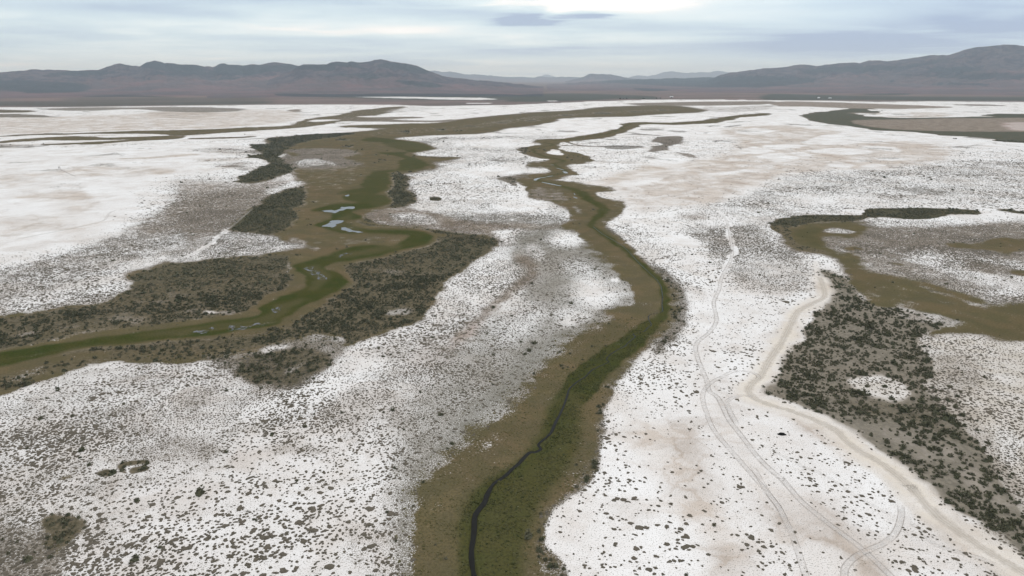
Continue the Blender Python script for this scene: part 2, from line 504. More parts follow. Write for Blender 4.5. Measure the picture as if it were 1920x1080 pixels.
# tan mud flat, upper right, with salt pans on it
paint(dict(T=0.75, G=0.04), [(1100, 340), (1150, 330), (1205, 312), (1290, 302), (1370, 285), (1380, 262), (1350, 245), (1450, 235), (1560, 246), (1640, 262), (1740, 268), (1790, 290), (1700, 312), (1600, 318), (1480, 325), (1440, 345), (1350, 372), (1310, 385), (1220, 392), (1160, 385), (1140, 360)], 16, 4, 0.95)
paint(dict(T=0.2), [(1195, 322), (1290, 312), (1260, 330), (1200, 345), (1150, 352), (1170, 335)], 10, 3, 0.7)
for q in ([(930, 175), (1080, 165), (1260, 170), (1200, 190), (1120, 195), (1000, 200)],
          [(1260, 210), (1380, 195), (1500, 190), (1720, 210), (1700, 230), (1600, 240), (1400, 235)],
          [(1650, 190), (1750, 175), (1920, 190), (1960, 220), (1800, 205)],
          [(1350, 325), (1500, 300), (1610, 315), (1560, 338), (1400, 335)],
          [(1650, 320), (1750, 305), (1880, 325), (1760, 338), (1680, 333)],
          [(740, 205), (880, 180), (1000, 215), (850, 237), (760, 225)],
          [(890, 250), (1000, 225), (1100, 245), (1200, 270), (1060, 290), (940, 268)],
          [(1110, 230), (1200, 220), (1330, 240), (1220, 250)],
          [(1780, 270), (1900, 262), (2000, 275), (1880, 285)],
          [(1620, 285), (1720, 285), (1740, 291), (1650, 293)],
          [(420, 400), (700, 360), (1020, 340), (900, 362), (700, 385), (520, 402)],
          [(0, 420), (180, 415), (100, 450), (-100, 480), (-160, 440)],
          [(60, 300), (200, 240), (320, 270), (340, 310), (180, 318)],
          [(720, 60), (900, 40), (1000, 70), (800, 90)], [(1230, 150), (1400, 90), (1700, 80), (1900, 130), (1500, 165)]):
    paint(dict(G=0.01, T=0.02), z(1200, 230, 4, q), 3, 1)
paint(dict(R=0.35, T=.8), z(1200, 230, 4, [(-480, 460), (-300, 430), (0, 350), (300, 310), (600, 290), (600, 310), (300, 335), (60, 370), (-100, 420), (-300, 470)]), 6, 2, 0.7)

# mud tones on the near salt to the right
paint(dict(T=0.85, G=0.06), [(1180, 800), (1290, 800), (1330, 900), (1360, 980), (1400, 1080), (1460, 1400), (1280, 1400), (1330, 1080), (1260, 930), (1200, 860)], 24, 14, 0.8)
paint(dict(T=0.55, G=0.03), [(1310, 640), (1345, 660), (1370, 760), (1440, 880), (1600, 1000), (1760, 1200), (1700, 1400), (1480, 1400), (1500, 1080), (1440, 980), (1380, 880), (1310, 760)], 20, 14, 0.85)
paint(dict(T=0.6, G=0.12), z(1280, 540, 3, [(530, 650), (700, 720), (860, 800), (1000, 960), (900, 960), (760, 860), (600, 760)]), 8, 5, 0.7)

# --- far right shrubland
paint(dict(K=0.55, G=0.6, F=0.6), [(1502, 217), (1540, 210), (1580, 206), (1620, 202), (1652, 207), (1645, 217), (1690, 221), (1790, 220), (1920, 218), (2520, 216), (2520, 290), (1920, 268), (1865, 261), (1815, 256), (1765, 254), (1727, 249), (1690, 246), (1640, 244), (1590, 236), (1552, 232), (1515, 224)], 2, 1)
paint(dict(B=.75, G=.5, W=.3), [(1600, 226), (1700, 224), (1920, 221), (2520, 220), (2520, 250), (1920, 247), (1790, 246), (1715, 244), (1665, 241), (1620, 235)], 3, 1)
paint(RED, [(1880, 232), (1920, 229), (2100, 230), (2100, 245), (1920, 245), (1890, 242)], 6, 2, 0.7)
stroke(spk(0.55), [(1515, 226, 5), (1590, 240, 6), (1690, 250, 7), (1765, 258, 8), (1865, 267, 9), (1920, 275, 12), (2300, 300, 14)], 3, 1)
paint(dict(T=0.9, G=0.25), z(1440, 170, 4, [(620, 165), (900, 165), (1150, 160), (1400, 172), (1300, 195), (1000, 200), (780, 195)]), 3, 1, 0.6)
for q in ([(750, 140), (850, 142), (820, 152), (760, 150)], [(650, 172), (740, 172), (800, 176), (690, 178)], [(690, 184), (840, 182), (860, 192), (740, 193)],
          [(940, 145), (1100, 138), (1300, 136), (1400, 140), (1300, 155), (1000, 165), (900, 168)], [(860, 175), (1060, 172), (1050, 190), (900, 190)]):
    paint(CLEAN, z(1440, 170, 4, q), 2, 0)
paint(dict(G=0.55), z(1440, 170, 4, [(920, 178), (1000, 172), (1060, 185), (960, 186)]), 2, 1)
paint(spk(0.22), z(1440, 170, 4, [(1150, 85), (1500, 80), (1920, 95), (4000, 95), (4000, 190), (1920, 195), (1600, 190), (1400, 185), (1350, 150), (1450, 120), (1200, 100)]), 3, 1)
paint(dict(K=.6, F=.5), z(1440, 170, 4, [(1600, 182), (1750, 170), (1920, 174), (4000, 176), (4000, 200), (1920, 198), (1700, 192)]), 3, 1)
paint(dict(O=.3, G=.4, B=.4), z(1440, 170, 4, [(1380, 105), (1600, 103), (1800, 113), (1500, 112)]), 2, 0, 0.8)

# --- far left: playa, braided old channels
paint(dict(T=0.62, G=0.02), [(-600, 222), (0, 219), (100, 219), (250, 214), (330, 208), (480, 205), (560, 212), (540, 228), (400, 240), (300, 243), (150, 247), (0, 252), (-600, 258)], 8, 3)
paint(dict(T=1.0, B=.25, G=.3), z(0, 170, 4, [(1100, 170), (1300, 150), (1600, 165), (1550, 190), (1400, 215), (1250, 200)]), 6, 1, 0.6)
paint(dict(G=0.55, O=.3), z(0, 170, 4, [(320, 135), (700, 125), (1000, 125), (1400, 122), (1850, 135), (1700, 160), (1300, 160), (1000, 140), (700, 150), (450, 150)]), 6, 1, 0.8)
paint(dict(K=.4, O=.5), z(0, 170, 4, [(-2400, 138), (80, 145), (200, 150), (130, 165), (-2400, 168)]), 3, 1)
paint(dict(G=.6, O=.4), z(0, 170, 4, [(-2400, 175), (150, 175), (420, 190), (200, 200), (-2400, 208)]), 4, 1)
paint(spk(0.25), z(0, 170, 4, [(150, 175), (300, 155), (650, 158), (940, 162), (900, 172), (650, 175), (480, 195), (300, 185)]), 3, 1)
CHN = dict(O=.75, B=.1, G=.6)
for q in ([(0, 340), (240, 326), (560, 318), (920, 305), (1320, 296), (1680, 285), (1920, 275), (1920, 300), (1600, 322), (1360, 338), (1200, 328), (900, 322), (560, 326), (240, 334), (0, 344)],
          [(0, 388), (120, 368), (400, 348), (640, 342), (800, 352), (1040, 346), (1320, 338), (1300, 362), (920, 368), (600, 372), (360, 372), (160, 382), (0, 394)],
          [(280, 404), (560, 392), (880, 374), (1200, 350), (1400, 340), (1360, 355), (1150, 372), (960, 380), (760, 400), (560, 404), (360, 408)],
          [(1440, 356), (1760, 348), (1920, 340), (1920, 346), (1760, 356), (1480, 362)]):
    paint(CHN, z(0, 170, 4, q), 3, 1)
paint(dict(G=0.5, T=.4), z(0, 170, 4, [(-2400, 395), (0, 400), (250, 408), (200, 425), (0, 430), (-2400, 436)]), 6, 1)
paint(spk(0.4, T=.3), z(0, 170, 4, [(560, 345), (700, 335), (900, 335), (760, 345)]), 4, 1)
paint(dict(O=.6, B=.4), z(480, 170, 4, [(0, 275), (240, 262), (330, 230), (420, 205), (600, 185), (700, 160), (850, 138), (1040, 120), (1120, 122), (1060, 145), (980, 165), (900, 185), (760, 195), (900, 215), (640, 232), (480, 262), (240, 285), (0, 298)]), 3, 1)
paint(CLEAN, z(480, 170, 4, [(400, 228), (460, 218), (640, 218), (560, 228), (440, 234)]), 2, 0)
paint(dict(G=.5, O=.4, B=.3), z(480, 170, 4, [(600, 200), (900, 200), (1150, 195), (1250, 205), (1000, 215), (1300, 225), (1500, 215), (1400, 235), (960, 232), (700, 230)]), 4, 1, 0.8)
paint(spk(0.5, B=.5), z(480, 170, 4, [(240, 145), (340, 140), (330, 158), (260, 158)]), 3, 1)
paint(spk(0.5), z(480, 170, 4, [(900, 100), (1300, 125), (1350, 135), (1150, 160), (960, 165), (1000, 145), (1150, 120), (960, 108)]), 4, 1, 0.7)

# --- brown meadow that runs across the picture
MEADOW = [(502, 260), (560, 255), (650, 249), (700, 244), (725, 241), (690, 240), (640, 238), (655, 236), (740, 233), (830, 230), (860, 225), (900, 220), (960, 215), (1000, 211), (1060, 208), (1110, 203), (1150, 200), (1230, 198), (1280, 200), (1320, 207), (1300, 211), (1230, 214), (1180, 218), (1120, 219), (1050, 222), (1035, 228), (1000, 235), (960, 239), (940, 243), (905, 250), (860, 252), (800, 254), (750, 258), (735, 262)]
MARSH_R = [(735, 262), (760, 264), (790, 270), (810, 279), (785, 284), (775, 287), (785, 292), (820, 294), (862, 295), (835, 301), (805, 306), (820, 315), (790, 318), (750, 326), (757, 340), (758, 350), (765, 360), (778, 378), (740, 388), (712, 390), (687, 402), (695, 415), (737, 423), (800, 427), (875, 440), (905, 440), (930, 450), (934, 458), (915, 470), (885, 492), (860, 510), (837, 525), (815, 560), (790, 602), (750, 612), (712, 626), (655, 647), (645, 632), (620, 628), (590, 628), (560, 637), (505, 652), (470, 672)]
MARSH_B = [(400, 674), (350, 680), (280, 679), (200, 679), (125, 697), (87, 712), (40, 725), (0, 740), (-150, 770), (-600, 830), (-600, 640), (-150, 605), (0, 592), (40, 587), (125, 574), (180, 570), (220, 555), (242, 535), (240, 515), (275, 505), (312, 492), (350, 490), (425, 480), (480, 477), (520, 472), (560, 463), (535, 452), (505, 440), (432, 432), (457, 402), (507, 370), (540, 356), (572, 352), (560, 340), (555, 330), (548, 318), (556, 300), (530, 285), (512, 272)]
paint(spk(.55, B=.2), MEADOW + MARSH_R + MARSH_B, 4, 2, .85, grow=9)
paint(dict(O=1), MEADOW + MARSH_R + MARSH_B, 5, 2)
paint(dict(B=.8, O=.4), [(700, 246), (760, 240), (860, 236), (960, 222), (1060, 214), (1200, 206), (1280, 206), (1200, 212), (1060, 218), (960, 232), (860, 244), (760, 252), (690, 254)], 8, 2, 0.7)
stroke(dict(K=.6, G=.5), [(1120, 218, 2), (1170, 214, 5), (1230, 209, 4)], 2, 1, 0.8)
stroke(dict(K=.6, O=.4), [(780, 256, 2), (850, 251, 3), (900, 248, 4), (940, 243, 1)], 2, 1, 0.8)
for (x, y) in ((865, 244), (900, 238), (985, 222), (1010, 218), (950, 226)):
    paint(dict(N=.4, K=.4), [(x - 14, y), (x, y - 2), (x + 14, y), (x, y + 2)], 4, 1, 0.7)

# speckled bare ground inside the marsh
SPB = dict(G=.72, B=.35, O=.12)
paint(SPB, z(400, 240, 4, [(500, 175), (650, 155), (800, 150), (1050, 165), (1100, 200), (980, 225), (1150, 270), (950, 310), (700, 315), (600, 305), (440, 245), (430, 225), (600, 215), (620, 190)]), 10, 5)
paint(spk(0.35), z(400, 240, 4, [(600, 250), (750, 225), (920, 260), (900, 290), (700, 300), (620, 290)]), 5, 2, 0.8)
paint(dict(B=.6, O=.4), z(400, 240, 4, [(700, 320), (1100, 310), (1100, 400), (900, 470), (700, 430)]), 10, 3, 0.5)
paint(dict(O=.7, G=.4, B=.2), z(400, 240, 4, [(900, 860), (1130, 815), (1400, 810), (1420, 840), (1200, 880), (930, 880)]), 5, 2)
paint(spk(.4), z(400, 240, 4, [(930, 870), (1000, 858), (1130, 865), (1000, 876)]), 2, 1, 0.7)
paint(dict(G=.5, B=.3), [(545, 445), (570, 452), (600, 470), (560, 468), (540, 460)], 4, 2, .6)
# salt tongue with lattice of tufts
paint(spk(0.52), z(400, 240, 4, [(130, 775), (330, 790), (440, 820), (560, 865), (690, 880), (600, 900), (400, 940), (200, 965), (0, 985), (-300, 1020), (-300, 800)]), 4, 2)
paint(spk(0.58, B=.35), z(400, 240, 4, [(-300, 420), (150, 400), (420, 370), (620, 390), (640, 420), (560, 450), (430, 510), (230, 640), (130, 740), (-200, 860)]), 14, 8, 0.7)
stroke(dict(E=.4, B=.6), [(470, 357, 3), (515, 349, 5), (540, 339, 7), (560, 335, 7), (590, 331, 4)], 3, 1, .8)
paint(spk(.3), z(400, 240, 4, [(380, 470), (520, 430), (660, 395), (700, 410), (640, 440), (450, 500)]), 4, 2, .8)

paint({'+': 1, 'R': .16}, z(400, 240, 4, [(560, 300), (720, 310), (1150, 315), (1120, 440), (900, 490), (1080, 560), (880, 570), (700, 620), (880, 650), (780, 730), (1000, 790), (1400, 810), (1000, 880), (700, 860), (560, 780), (640, 620), (690, 470)]), 8, 4)
for q_ in ([(700, 236), (800, 234), (900, 228), (1000, 218), (1100, 209), (1250, 203), (1270, 206), (1150, 210), (1000, 224), (900, 234), (780, 240)],):
    paint({'+': 1, 'R': .14, 'B': .3}, q_, 8, 3)
for (x_, y_, w_) in ((590, 261, 10), (640, 262, 14), (655, 275, 12), (600, 290, 8), (720, 300, 12), (700, 306, 10), (760, 247, 14), (830, 243, 12), (880, 236, 16), (940, 230, 14), (1000, 226, 14), (1060, 216, 16), (1130, 212, 18), (1190, 209, 14), (1240, 206, 12), (650, 318, 8), (560, 395, 7), (590, 378, 6), (600, 455, 10), (640, 446, 8), (690, 450, 10), (640, 360, 6), (480, 492, 12), (555, 478, 10)):
    paint(dict(K=.7, O=.3), [(x_ - w_, y_ + .5), (x_ - w_ * .3, y_ - w_ * .12), (x_ + w_, y_), (x_ + w_ * .2, y_ + w_ * .14)], 2, 1, .85)
paint({'+': 1, 'R': .08}, [(560, 262), (700, 250), (860, 240), (960, 225), (1060, 214), (1240, 206), (1100, 216), (960, 236), (860, 248), (700, 275), (600, 285)], 8, 2)
# shrubs
for q in ([(190, 400), (195, 372), (330, 310), (430, 268), (480, 258), (540, 265), (570, 285), (600, 320), (500, 355), (380, 395), (280, 412)],
          [(250, 220), (330, 200), (380, 195), (330, 170), (268, 130), (320, 122), (450, 115), (400, 85), (500, 70), (700, 50), (1000, 38), (1060, 42), (900, 70), (750, 90), (600, 130), (560, 160), (520, 185), (480, 215), (520, 255), (480, 270), (430, 255), (380, 232)],
          [(130, 762), (180, 690), (240, 650), (330, 590), (430, 515), (520, 475), (600, 455), (690, 460), (670, 520), (690, 570), (610, 600), (600, 640), (625, 680), (540, 740), (500, 780), (400, 800), (300, 785)],
          [(1350, 330), (1420, 345), (1440, 400), (1440, 460), (1500, 520), (1500, 560), (1400, 585), (1250, 600), (1170, 615), (1150, 600), (1300, 570), (1330, 520), (1230, 490), (1310, 460), (1330, 400)]):
    paint(SHB, z(400, 240, 4, q), 5, 2)
stroke(dict(K=.9), [(675, 402, 7), (687, 410, 9), (700, 418, 8)], 2, 1)
stroke(dict(K=.9), [(665, 412, 6), (680, 419, 9), (720, 425, 8), (770, 427, 9), (810, 432, 14), (850, 440, 18), (890, 446, 24)], 2, 1)
stroke(dict(K=.8, B=.3), [(785, 293, 4), (830, 296, 7), (862, 295, 1)], 2, 1)
stroke(dict(K=.8, B=.3), [(750, 326, 3), (770, 333, 5), (786, 336, 2)], 2, 1)
stroke(dict(K=.8, B=.3), [(740, 330, 10), (790, 312, 8), (820, 314, 3)], 3, 1, .7)
paint(dict(K=.8), [(806, 373), (812, 369), (826, 370), (824, 376), (810, 376)], 2, 1)
# K left of the green channel
paint(dict(K=.62, B=.3), [(-600, 620), (0, 596), (40, 590), (125, 577), (180, 572), (222, 557), (245, 536), (244, 518), (275, 507), (312, 495), (350, 492), (425, 484), (480, 480), (520, 478), (548, 490), (540, 520), (535, 540), (500, 550), (480, 570), (450, 588), (370, 598), (280, 610), (180, 622), (80, 640), (0, 650), (-600, 700)], 3, 2)
paint(dict(K=.42, B=.62), z(0, 500, 4, [(980, 300), (1100, 200), (1300, 130), (1600, 120), (1500, 220), (1150, 300), (900, 400), (500, 470), (300, 440), (700, 400)]), 14, 6, 0.7)
paint(dict(K=.25, B=.6, E=.2, O=.3), z(0, 500, 4, [(0, 500), (350, 470), (700, 440), (1000, 370), (1200, 380), (1100, 440), (700, 500), (300, 560), (0, 600), (-400, 600)]), 10, 5, 0.6)
paint(dict(K=.8), [(-600, 690), (-200, 640), (0, 632), (60, 640), (20, 655), (-100, 670), (-600, 720)], 6, 3, .8)
paint(dict(K=.9), [(330, 505), (420, 492), (470, 500), (430, 525), (350, 535), (300, 520)], 14, 6, .7)
paint(dict(K=.75), z(400, 480, 4, [(320, 200), (450, 140), (600, 150), (560, 220), (430, 280), (300, 330), (280, 290)]), 6, 3, .8)
paint(spk(.5, B=.5), [(345, 582), (410, 580), (450, 583), (440, 590), (370, 588)], 6, 3, .5)
paint(spk(.1), [(380, 583), (400, 583), (408, 587), (390, 587)], 2, 1, .8)
# K right of the green channel
paint(dict(K=.78, B=.12, O=.1), [(700, 486), (760, 472), (815, 452), (830, 446), (860, 442), (905, 442), (930, 452), (930, 460), (912, 470), (884, 490), (858, 510), (835, 525), (812, 560), (788, 600), (750, 610), (710, 624), (655, 645), (645, 630), (620, 626), (580, 628), (520, 642), (450, 655), (400, 640), (470, 632), (520, 622), (570, 596), (622, 562), (662, 535), (655, 518), (645, 506), (650, 498)], 4, 2)
paint(dict(K=.5, B=.45, O=.25), z(400, 480, 4, [(950, 230), (1100, 200), (1200, 330), (1000, 400), (800, 480), (600, 560), (300, 600), (0, 700), (-400, 720), (-400, 640), (200, 580), (600, 490), (900, 330)]), 10, 5, 0.7)
paint(dict(K=.65, O=.3), [(100, 648), (250, 640), (400, 636), (480, 628), (520, 622), (500, 632), (400, 645), (300, 652), (180, 660), (90, 668)], 4, 2, .8)
paint(dict(K=.5, O=.3, W=.3), [(-600, 800), (-600, 740), (0, 700), (80, 680), (160, 668), (220, 672), (130, 692), (60, 715), (0, 735)], 8, 4, .7)
paint(dict(K=.6, O=.3, B=.3), [(220, 655), (400, 650), (500, 640), (600, 630), (500, 650), (420, 668), (330, 676), (220, 674)], 6, 3, .6)
paint(spk(.6), z(400, 480, 4, [(1100, 85), (1300, 90), (1500, 120), (1750, 130), (1650, 150), (1400, 145), (1150, 110)]), 8, 4, .5)
paint(dict(G=.45, B=.3), z(400, 480, 4, [(1270, 420), (1350, 380), (1450, 380), (1520, 420), (1450, 450), (1350, 480)]), 8, 5, .6)
paint(dict(K=.32, G=.7, O=.12), z(400, 480, 4, [(-100, 760), (300, 700), (600, 620), (900, 600), (1000, 680), (900, 800), (700, 950), (400, 980), (200, 900), (0, 800)]), 12, 6, .8)
paint(dict(K=.62, G=.6), z(400, 480, 4, [(200, 800), (400, 720), (600, 700), (780, 690), (880, 760), (860, 830), (700, 920), (560, 990), (400, 960), (250, 960)]), 8, 5, .85)
paint(spk(0.38), z(400, 480, 4, [(340, 720), (420, 670), (560, 665), (480, 710), (380, 735)]), 5, 3, .8)
paint(spk(0.38), z(400, 480, 4, [(520, 870), (600, 830), (700, 790), (660, 830), (560, 880)]), 5, 3, .6)

# green channel of the marsh, with a pale grass fringe
GREEN = [(575, 395), (600, 388), (625, 382), (665, 380), (687, 380), (700, 387), (665, 397), (677, 407), (662, 412), (645, 415), (665, 424), (700, 429), (750, 430), (800, 435), (815, 447), (790, 460), (750, 470), (712, 480), (687, 485), (650, 490), (622, 494), (608, 502), (630, 510), (651, 527), (640, 540), (620, 552), (600, 562), (572, 574), (530, 600), (507, 612), (450, 618), (400, 629), (310, 636), (225, 645), (150, 652), (100, 665), (50, 677), (0, 688), (-100, 706), (-600, 800), (-600, 745), (-100, 680), (0, 662), (62, 650), (125, 642), (175, 635), (250, 624), (325, 615), (375, 607), (425, 600), (480, 590), (488, 576), (517, 560), (540, 549), (567, 541), (575, 528), (568, 515), (552, 504), (560, 495), (590, 485), (625, 475), (662, 462), (700, 460), (730, 461), (757, 452), (767, 446), (757, 440), (700, 437), (637, 437), (605, 428), (592, 422), (600, 415), (618, 410), (622, 402), (600, 398)]
G2 = z(400, 240, 4, [(1250, 185), (1400, 182), (1480, 180), (1450, 205), (1600, 250), (1600, 290), (1500, 320), (1330, 330), (1330, 400), (1320, 460), (1200, 500), (1050, 490), (900, 498), (1020, 465), (1120, 440), (1110, 400), (1150, 370), (1190, 330), (1300, 315), (1390, 300), (1400, 250), (1420, 225)])
G3 = [(675, 262), (700, 257), (740, 262), (790, 270), (805, 279), (775, 285), (750, 279), (720, 268), (690, 265)]
G4 = z(400, 240, 4, [(1000, 490), (1200, 490), (1310, 510), (1330, 560), (1250, 590), (1150, 605), (1100, 560), (980, 535)])
for g in (GREEN, G2, G3, G4):
    paint(dict(O=1, R=.12), g, 2, 1, .85, grow=9)
for g in (G2, G3, G4):
    paint(dict(N=.8, O=.2), g, 2, 1)
paint(dict(N=.6, O=.4), z(400, 240, 4, [(1300, 110), (1500, 110), (1560, 120), (1640, 150), (1560, 170), (1350, 150)]), 4, 1)
paint(GRN, GREEN, 2, 1)
# muddy middle of the green channel
MUD = dict(B=.5, N=.3, O=.3)
for q in ([(410, 614), (470, 608), (520, 600), (540, 585), (560, 570), (580, 560), (520, 570), (500, 590), (440, 603), (330, 618), (250, 630), (330, 630)],
          [(575, 545), (600, 540), (620, 520), (600, 500), (580, 498), (570, 510), (590, 525)],
          [(640, 483), (700, 476), (760, 462), (740, 458), (690, 466), (630, 478)],
          [(610, 425), (640, 405), (660, 400), (655, 415), (690, 436), (650, 434)]):
    paint(MUD, q, 5, 2, .6)
stroke(dict(B=.8, G=.2, W=.6), [(375, 621, 5), (430, 614, 9), (480, 609, 8), (520, 603, 4)], 3, 1, .7)
stroke(dict(B=.8, W=.4), [(0, 676, 3), (60, 667, 4), (125, 654, 3), (200, 644, 3), (280, 634, 3)], 2, 1, .5)

# --- main stream corridor
OL = z(800, 240, 4, [(830, 100), (850, 125), (690, 155), (720, 185), (760, 205), (860, 225), (920, 238), (830, 255), (765, 262), (735, 285), (790, 292), (900, 300), (930, 325), (830, 345), (640, 350), (660, 358), (790, 362), (780, 370), (550, 380), (620, 390), (700, 405), (740, 450), (775, 480), (780, 520), (860, 540), (950, 562), (1040, 600), (1090, 650), (1060, 690), (1000, 740), (1130, 775), (1165, 820)])
OL2 = z(860, 480, 4, [(1100, -20), (1160, 60), (1200, 140), (1290, 220), (1310, 300), (1290, 350), (1100, 420), (1180, 440), (1140, 490), (900, 600), (750, 760), (600, 900), (500, 1080)])
OLEFT = [(1010, 262)] + OL + OL2 + [(955, 770), (933, 790), (895, 820), (857, 857), (830, 880), (813, 895), (785, 935), (778, 1080), (772, 1200), (768, 1400)]
ORIGHT = [(1080, 1400), (1075, 1250), (1062, 1120), (1043, 1085), (1010, 1060), (1002, 1044), (1000, 1020), (1005, 1002), (1008, 975), (1015, 958), (1045, 935), (1077, 913), (1090, 880), (1103, 857), (1116, 830), (1110, 807), (1117, 780), (1123, 757), (1130, 725), (1142, 708), (1155, 695), (1185, 665), (1210, 640), (1235, 628), (1250, 612), (1255, 590), (1258, 562), (1250, 535), (1222, 512), (1200, 495), (1195, 478), (1185, 465), (1167, 450), (1142, 436), (1132, 422), (1150, 410), (1168, 396), (1170, 382), (1132, 372), (1112, 362), (1155, 355), (1100, 346), (1085, 340), (1050, 332), (1087, 328), (1092, 322), (1075, 317), (1062, 312), (1075, 307), (1112, 302), (1095, 292), (1075, 287), (1057, 282), (1045, 272), (1050, 265)]
stroke(dict(O=.48, W=.6, G=.75, B=.1), [(1185, 560, 20), (1120, 605, 26), (1070, 640, 34), (1030, 690, 44), (985, 740, 50), (925, 790, 60), (860, 850, 70), (805, 900, 70), (785, 950, 60), (775, 1080, 50), (768, 1400, 50)], 12, 6)
stroke(dict(K=.35, O=.35, G=.6), [(1130, 425, 16), (1160, 450, 16), (1200, 490, 18), (1258, 545, 22), (1258, 600, 24), (1200, 650, 26), (1150, 700, 30), (1120, 770, 30), (1112, 830, 34), (1090, 900, 36), (1015, 958, 36), (1003, 1020, 40), (1045, 1085, 44), (1080, 1300, 40)], 6, 4)
paint(OLV, OLEFT + ORIGHT, 4, 3)
paint(OLV, [(1440, 212), (1385, 216), (1330, 224), (1260, 230), (1200, 229), (1165, 232), (1165, 241), (1140, 246), (1100, 253), (1055, 260), (1010, 262), (1000, 268), (1060, 266), (1130, 259), (1155, 252), (1180, 245), (1195, 238), (1215, 233), (1270, 234), (1340, 230), (1385, 221), (1440, 216)], 3, 1)
# fringes, side fingers
for q in ([(640, 95, 1), (740, 97, 3), (840, 100, 6)], [(600, 120, 1), (740, 120, 3), (840, 118, 6)], [(640, 352, 2), (740, 352, 6), (840, 346, 8)],
          [(1030, 95, 8), (1150, 130, 6), (1300, 138, 3)], [(1000, 130, 10), (1150, 135, 8), (1400, 140, 3)], [(1050, 180, 8), (1150, 200, 14), (1230, 240, 8), (1350, 255, 6), (1550, 268, 4), (1600, 270, 1)]):
    stroke(dict(O=.75, G=.6, B=.2), [(800 + a / 4, 240 + b / 4, w * 0.8) for a, b, w in q], 2, 1, .9)
paint(dict(K=.5, G=.6), z(800, 240, 4, [(690, 155), (750, 150), (780, 170), (760, 200), (720, 185)]), 2, 1, .7)
paint(dict(K=.4, G=.7), z(800, 240, 4, [(540, 380), (640, 365), (800, 370), (700, 385), (680, 440), (600, 400)]), 2, 1, .7)
paint(CLEAN, z(800, 240, 4, [(900, 175), (950, 160), (1000, 170), (1030, 195), (1000, 205), (940, 195)]), 3, 1)
paint(spk(.1), z(800, 240, 4, [(1110, 320), (1160, 308), (1260, 320), (1270, 340), (1160, 355), (1130, 345)]), 3, 1)
paint(dict(O=.55, B=.3, K=.2, G=.3), z(800, 240, 4, [(1040, 200), (1150, 200), (1200, 230), (1150, 260), (1060, 250)]), 4, 2)
paint(spk(.25, T=.2), z(800, 240, 4, [(970, 385), (1100, 360), (1250, 365), (1200, 400), (1100, 405), (1000, 395)]), 4, 1)
paint(dict(B=.6, G=.5, W=.2), z(800, 240, 4, [(780, 450), (950, 455), (1050, 500), (1100, 560), (950, 545), (800, 520)]), 6, 3, .7)
paint(spk(.3, W=.4), z(800, 240, 4, [(1090, 575), (1130, 590), (1190, 640), (1150, 640), (1100, 600)]), 4, 2, .7)
paint(dict(G=.45, W=.5), z(800, 240, 4, [(930, 580), (1040, 610), (1060, 650), (980, 670), (1100, 680), (1040, 700), (800, 720), (840, 680), (960, 620)]), 10, 4, .8)
paint(dict(B=.9, O=.3), [(1165, 372), (1170, 385), (1160, 402), (1142, 414), (1130, 424), (1125, 415), (1145, 400), (1152, 385)], 5, 3, .6)
stroke(dict(K=.6, B=.3), [(800 + 430 / 4, 240 + 720 / 4, 1), (960, 424, 3), (1000, 427, 3), (1045, 427, 3), (1080, 425, 2)], 2, 1, .7)
# warm brown strips inside the corridor
paint(dict(B=.7, O=.5), [(1150, 590), (1190, 575), (1180, 600), (1100, 640), (1060, 690), (1010, 730), (960, 790), (900, 850), (850, 900), (800, 960), (790, 930), (830, 880), (880, 840), (950, 780), (1010, 710), (1070, 650)], 12, 6, .65)
paint(dict(B=.5, O=.7), [(1245, 610), (1215, 650), (1180, 690), (1130, 740), (1115, 800), (1100, 850), (1060, 910), (1005, 960), (1000, 1040), (980, 1040), (990, 950), (1040, 900), (1085, 830), (1100, 750), (1150, 690), (1200, 640)], 8, 5, .6)
GL = [(1440, 214, 1.5), (1385, 218, 4), (1335, 227, 3), (1260, 232, 2), (1200, 231, 3), (1172, 236, 4), (1165, 243, 4), (1130, 252, 4), (1090, 258, 3), (1050, 263, 4), (1020, 266, 3), (1035, 272, 5), (1002, 281, 6), (1025, 294, 6), (1058, 302, 8), (1040, 309, 6), (1060, 322, 8), (1030, 330, 8), (1008, 337, 8), (1045, 347, 10), (1080, 357, 20), (1098, 368, 22), (1125, 385, 22), (1132, 398, 20), (1112, 415, 14), (1114, 427, 14), (1140, 445, 16), (1175, 470, 13), (1200, 495, 15), (1230, 520, 15), (1245, 545, 15), (1250, 570, 14), (1240, 592, 18), (1222, 606, 34), (1195, 630, 46), (1165, 655, 54), (1130, 680, 62), (1095, 715, 66), (1066, 755, 66)]
stroke(dict(N=.95, O=.2), GL, 2, 1)
paint(dict(N=.72, O=.32), [(1095, 745), (1090, 790), (1085, 830), (1078, 850), (1066, 880), (1035, 920), (1000, 965), (985, 1030), (980, 1080), (975, 1400), (850, 1400), (855, 1080), (853, 1030), (862, 960), (895, 910), (955, 872), (990, 840), (1015, 800), (1032, 760), (1045, 735)], 9, 6)
paint(dict(N=.9), [(1050, 740), (1065, 745), (1060, 790), (1040, 830), (1010, 860), (960, 900), (930, 940), (905, 970), (900, 1080), (880, 1080), (880, 960), (910, 915), (970, 870), (1010, 832), (1030, 790)], 7, 5, .7)
stroke(dict(O=1, R=.2), [(1020, 745, 4), (1000, 810, 5), (960, 868, 5), (896, 905, 6), (862, 955, 6), (850, 1030, 6), (853, 1080, 6), (850, 1400, 8)], 4, 3, .7)
# reddish-brown spot left of the green belt, small dark shrubs
paint(dict(K=.6, O=.4), z(860, 480, 4, [(740, 825), (780, 815), (820, 830), (810, 840), (760, 835)]), 2, 1, .8)

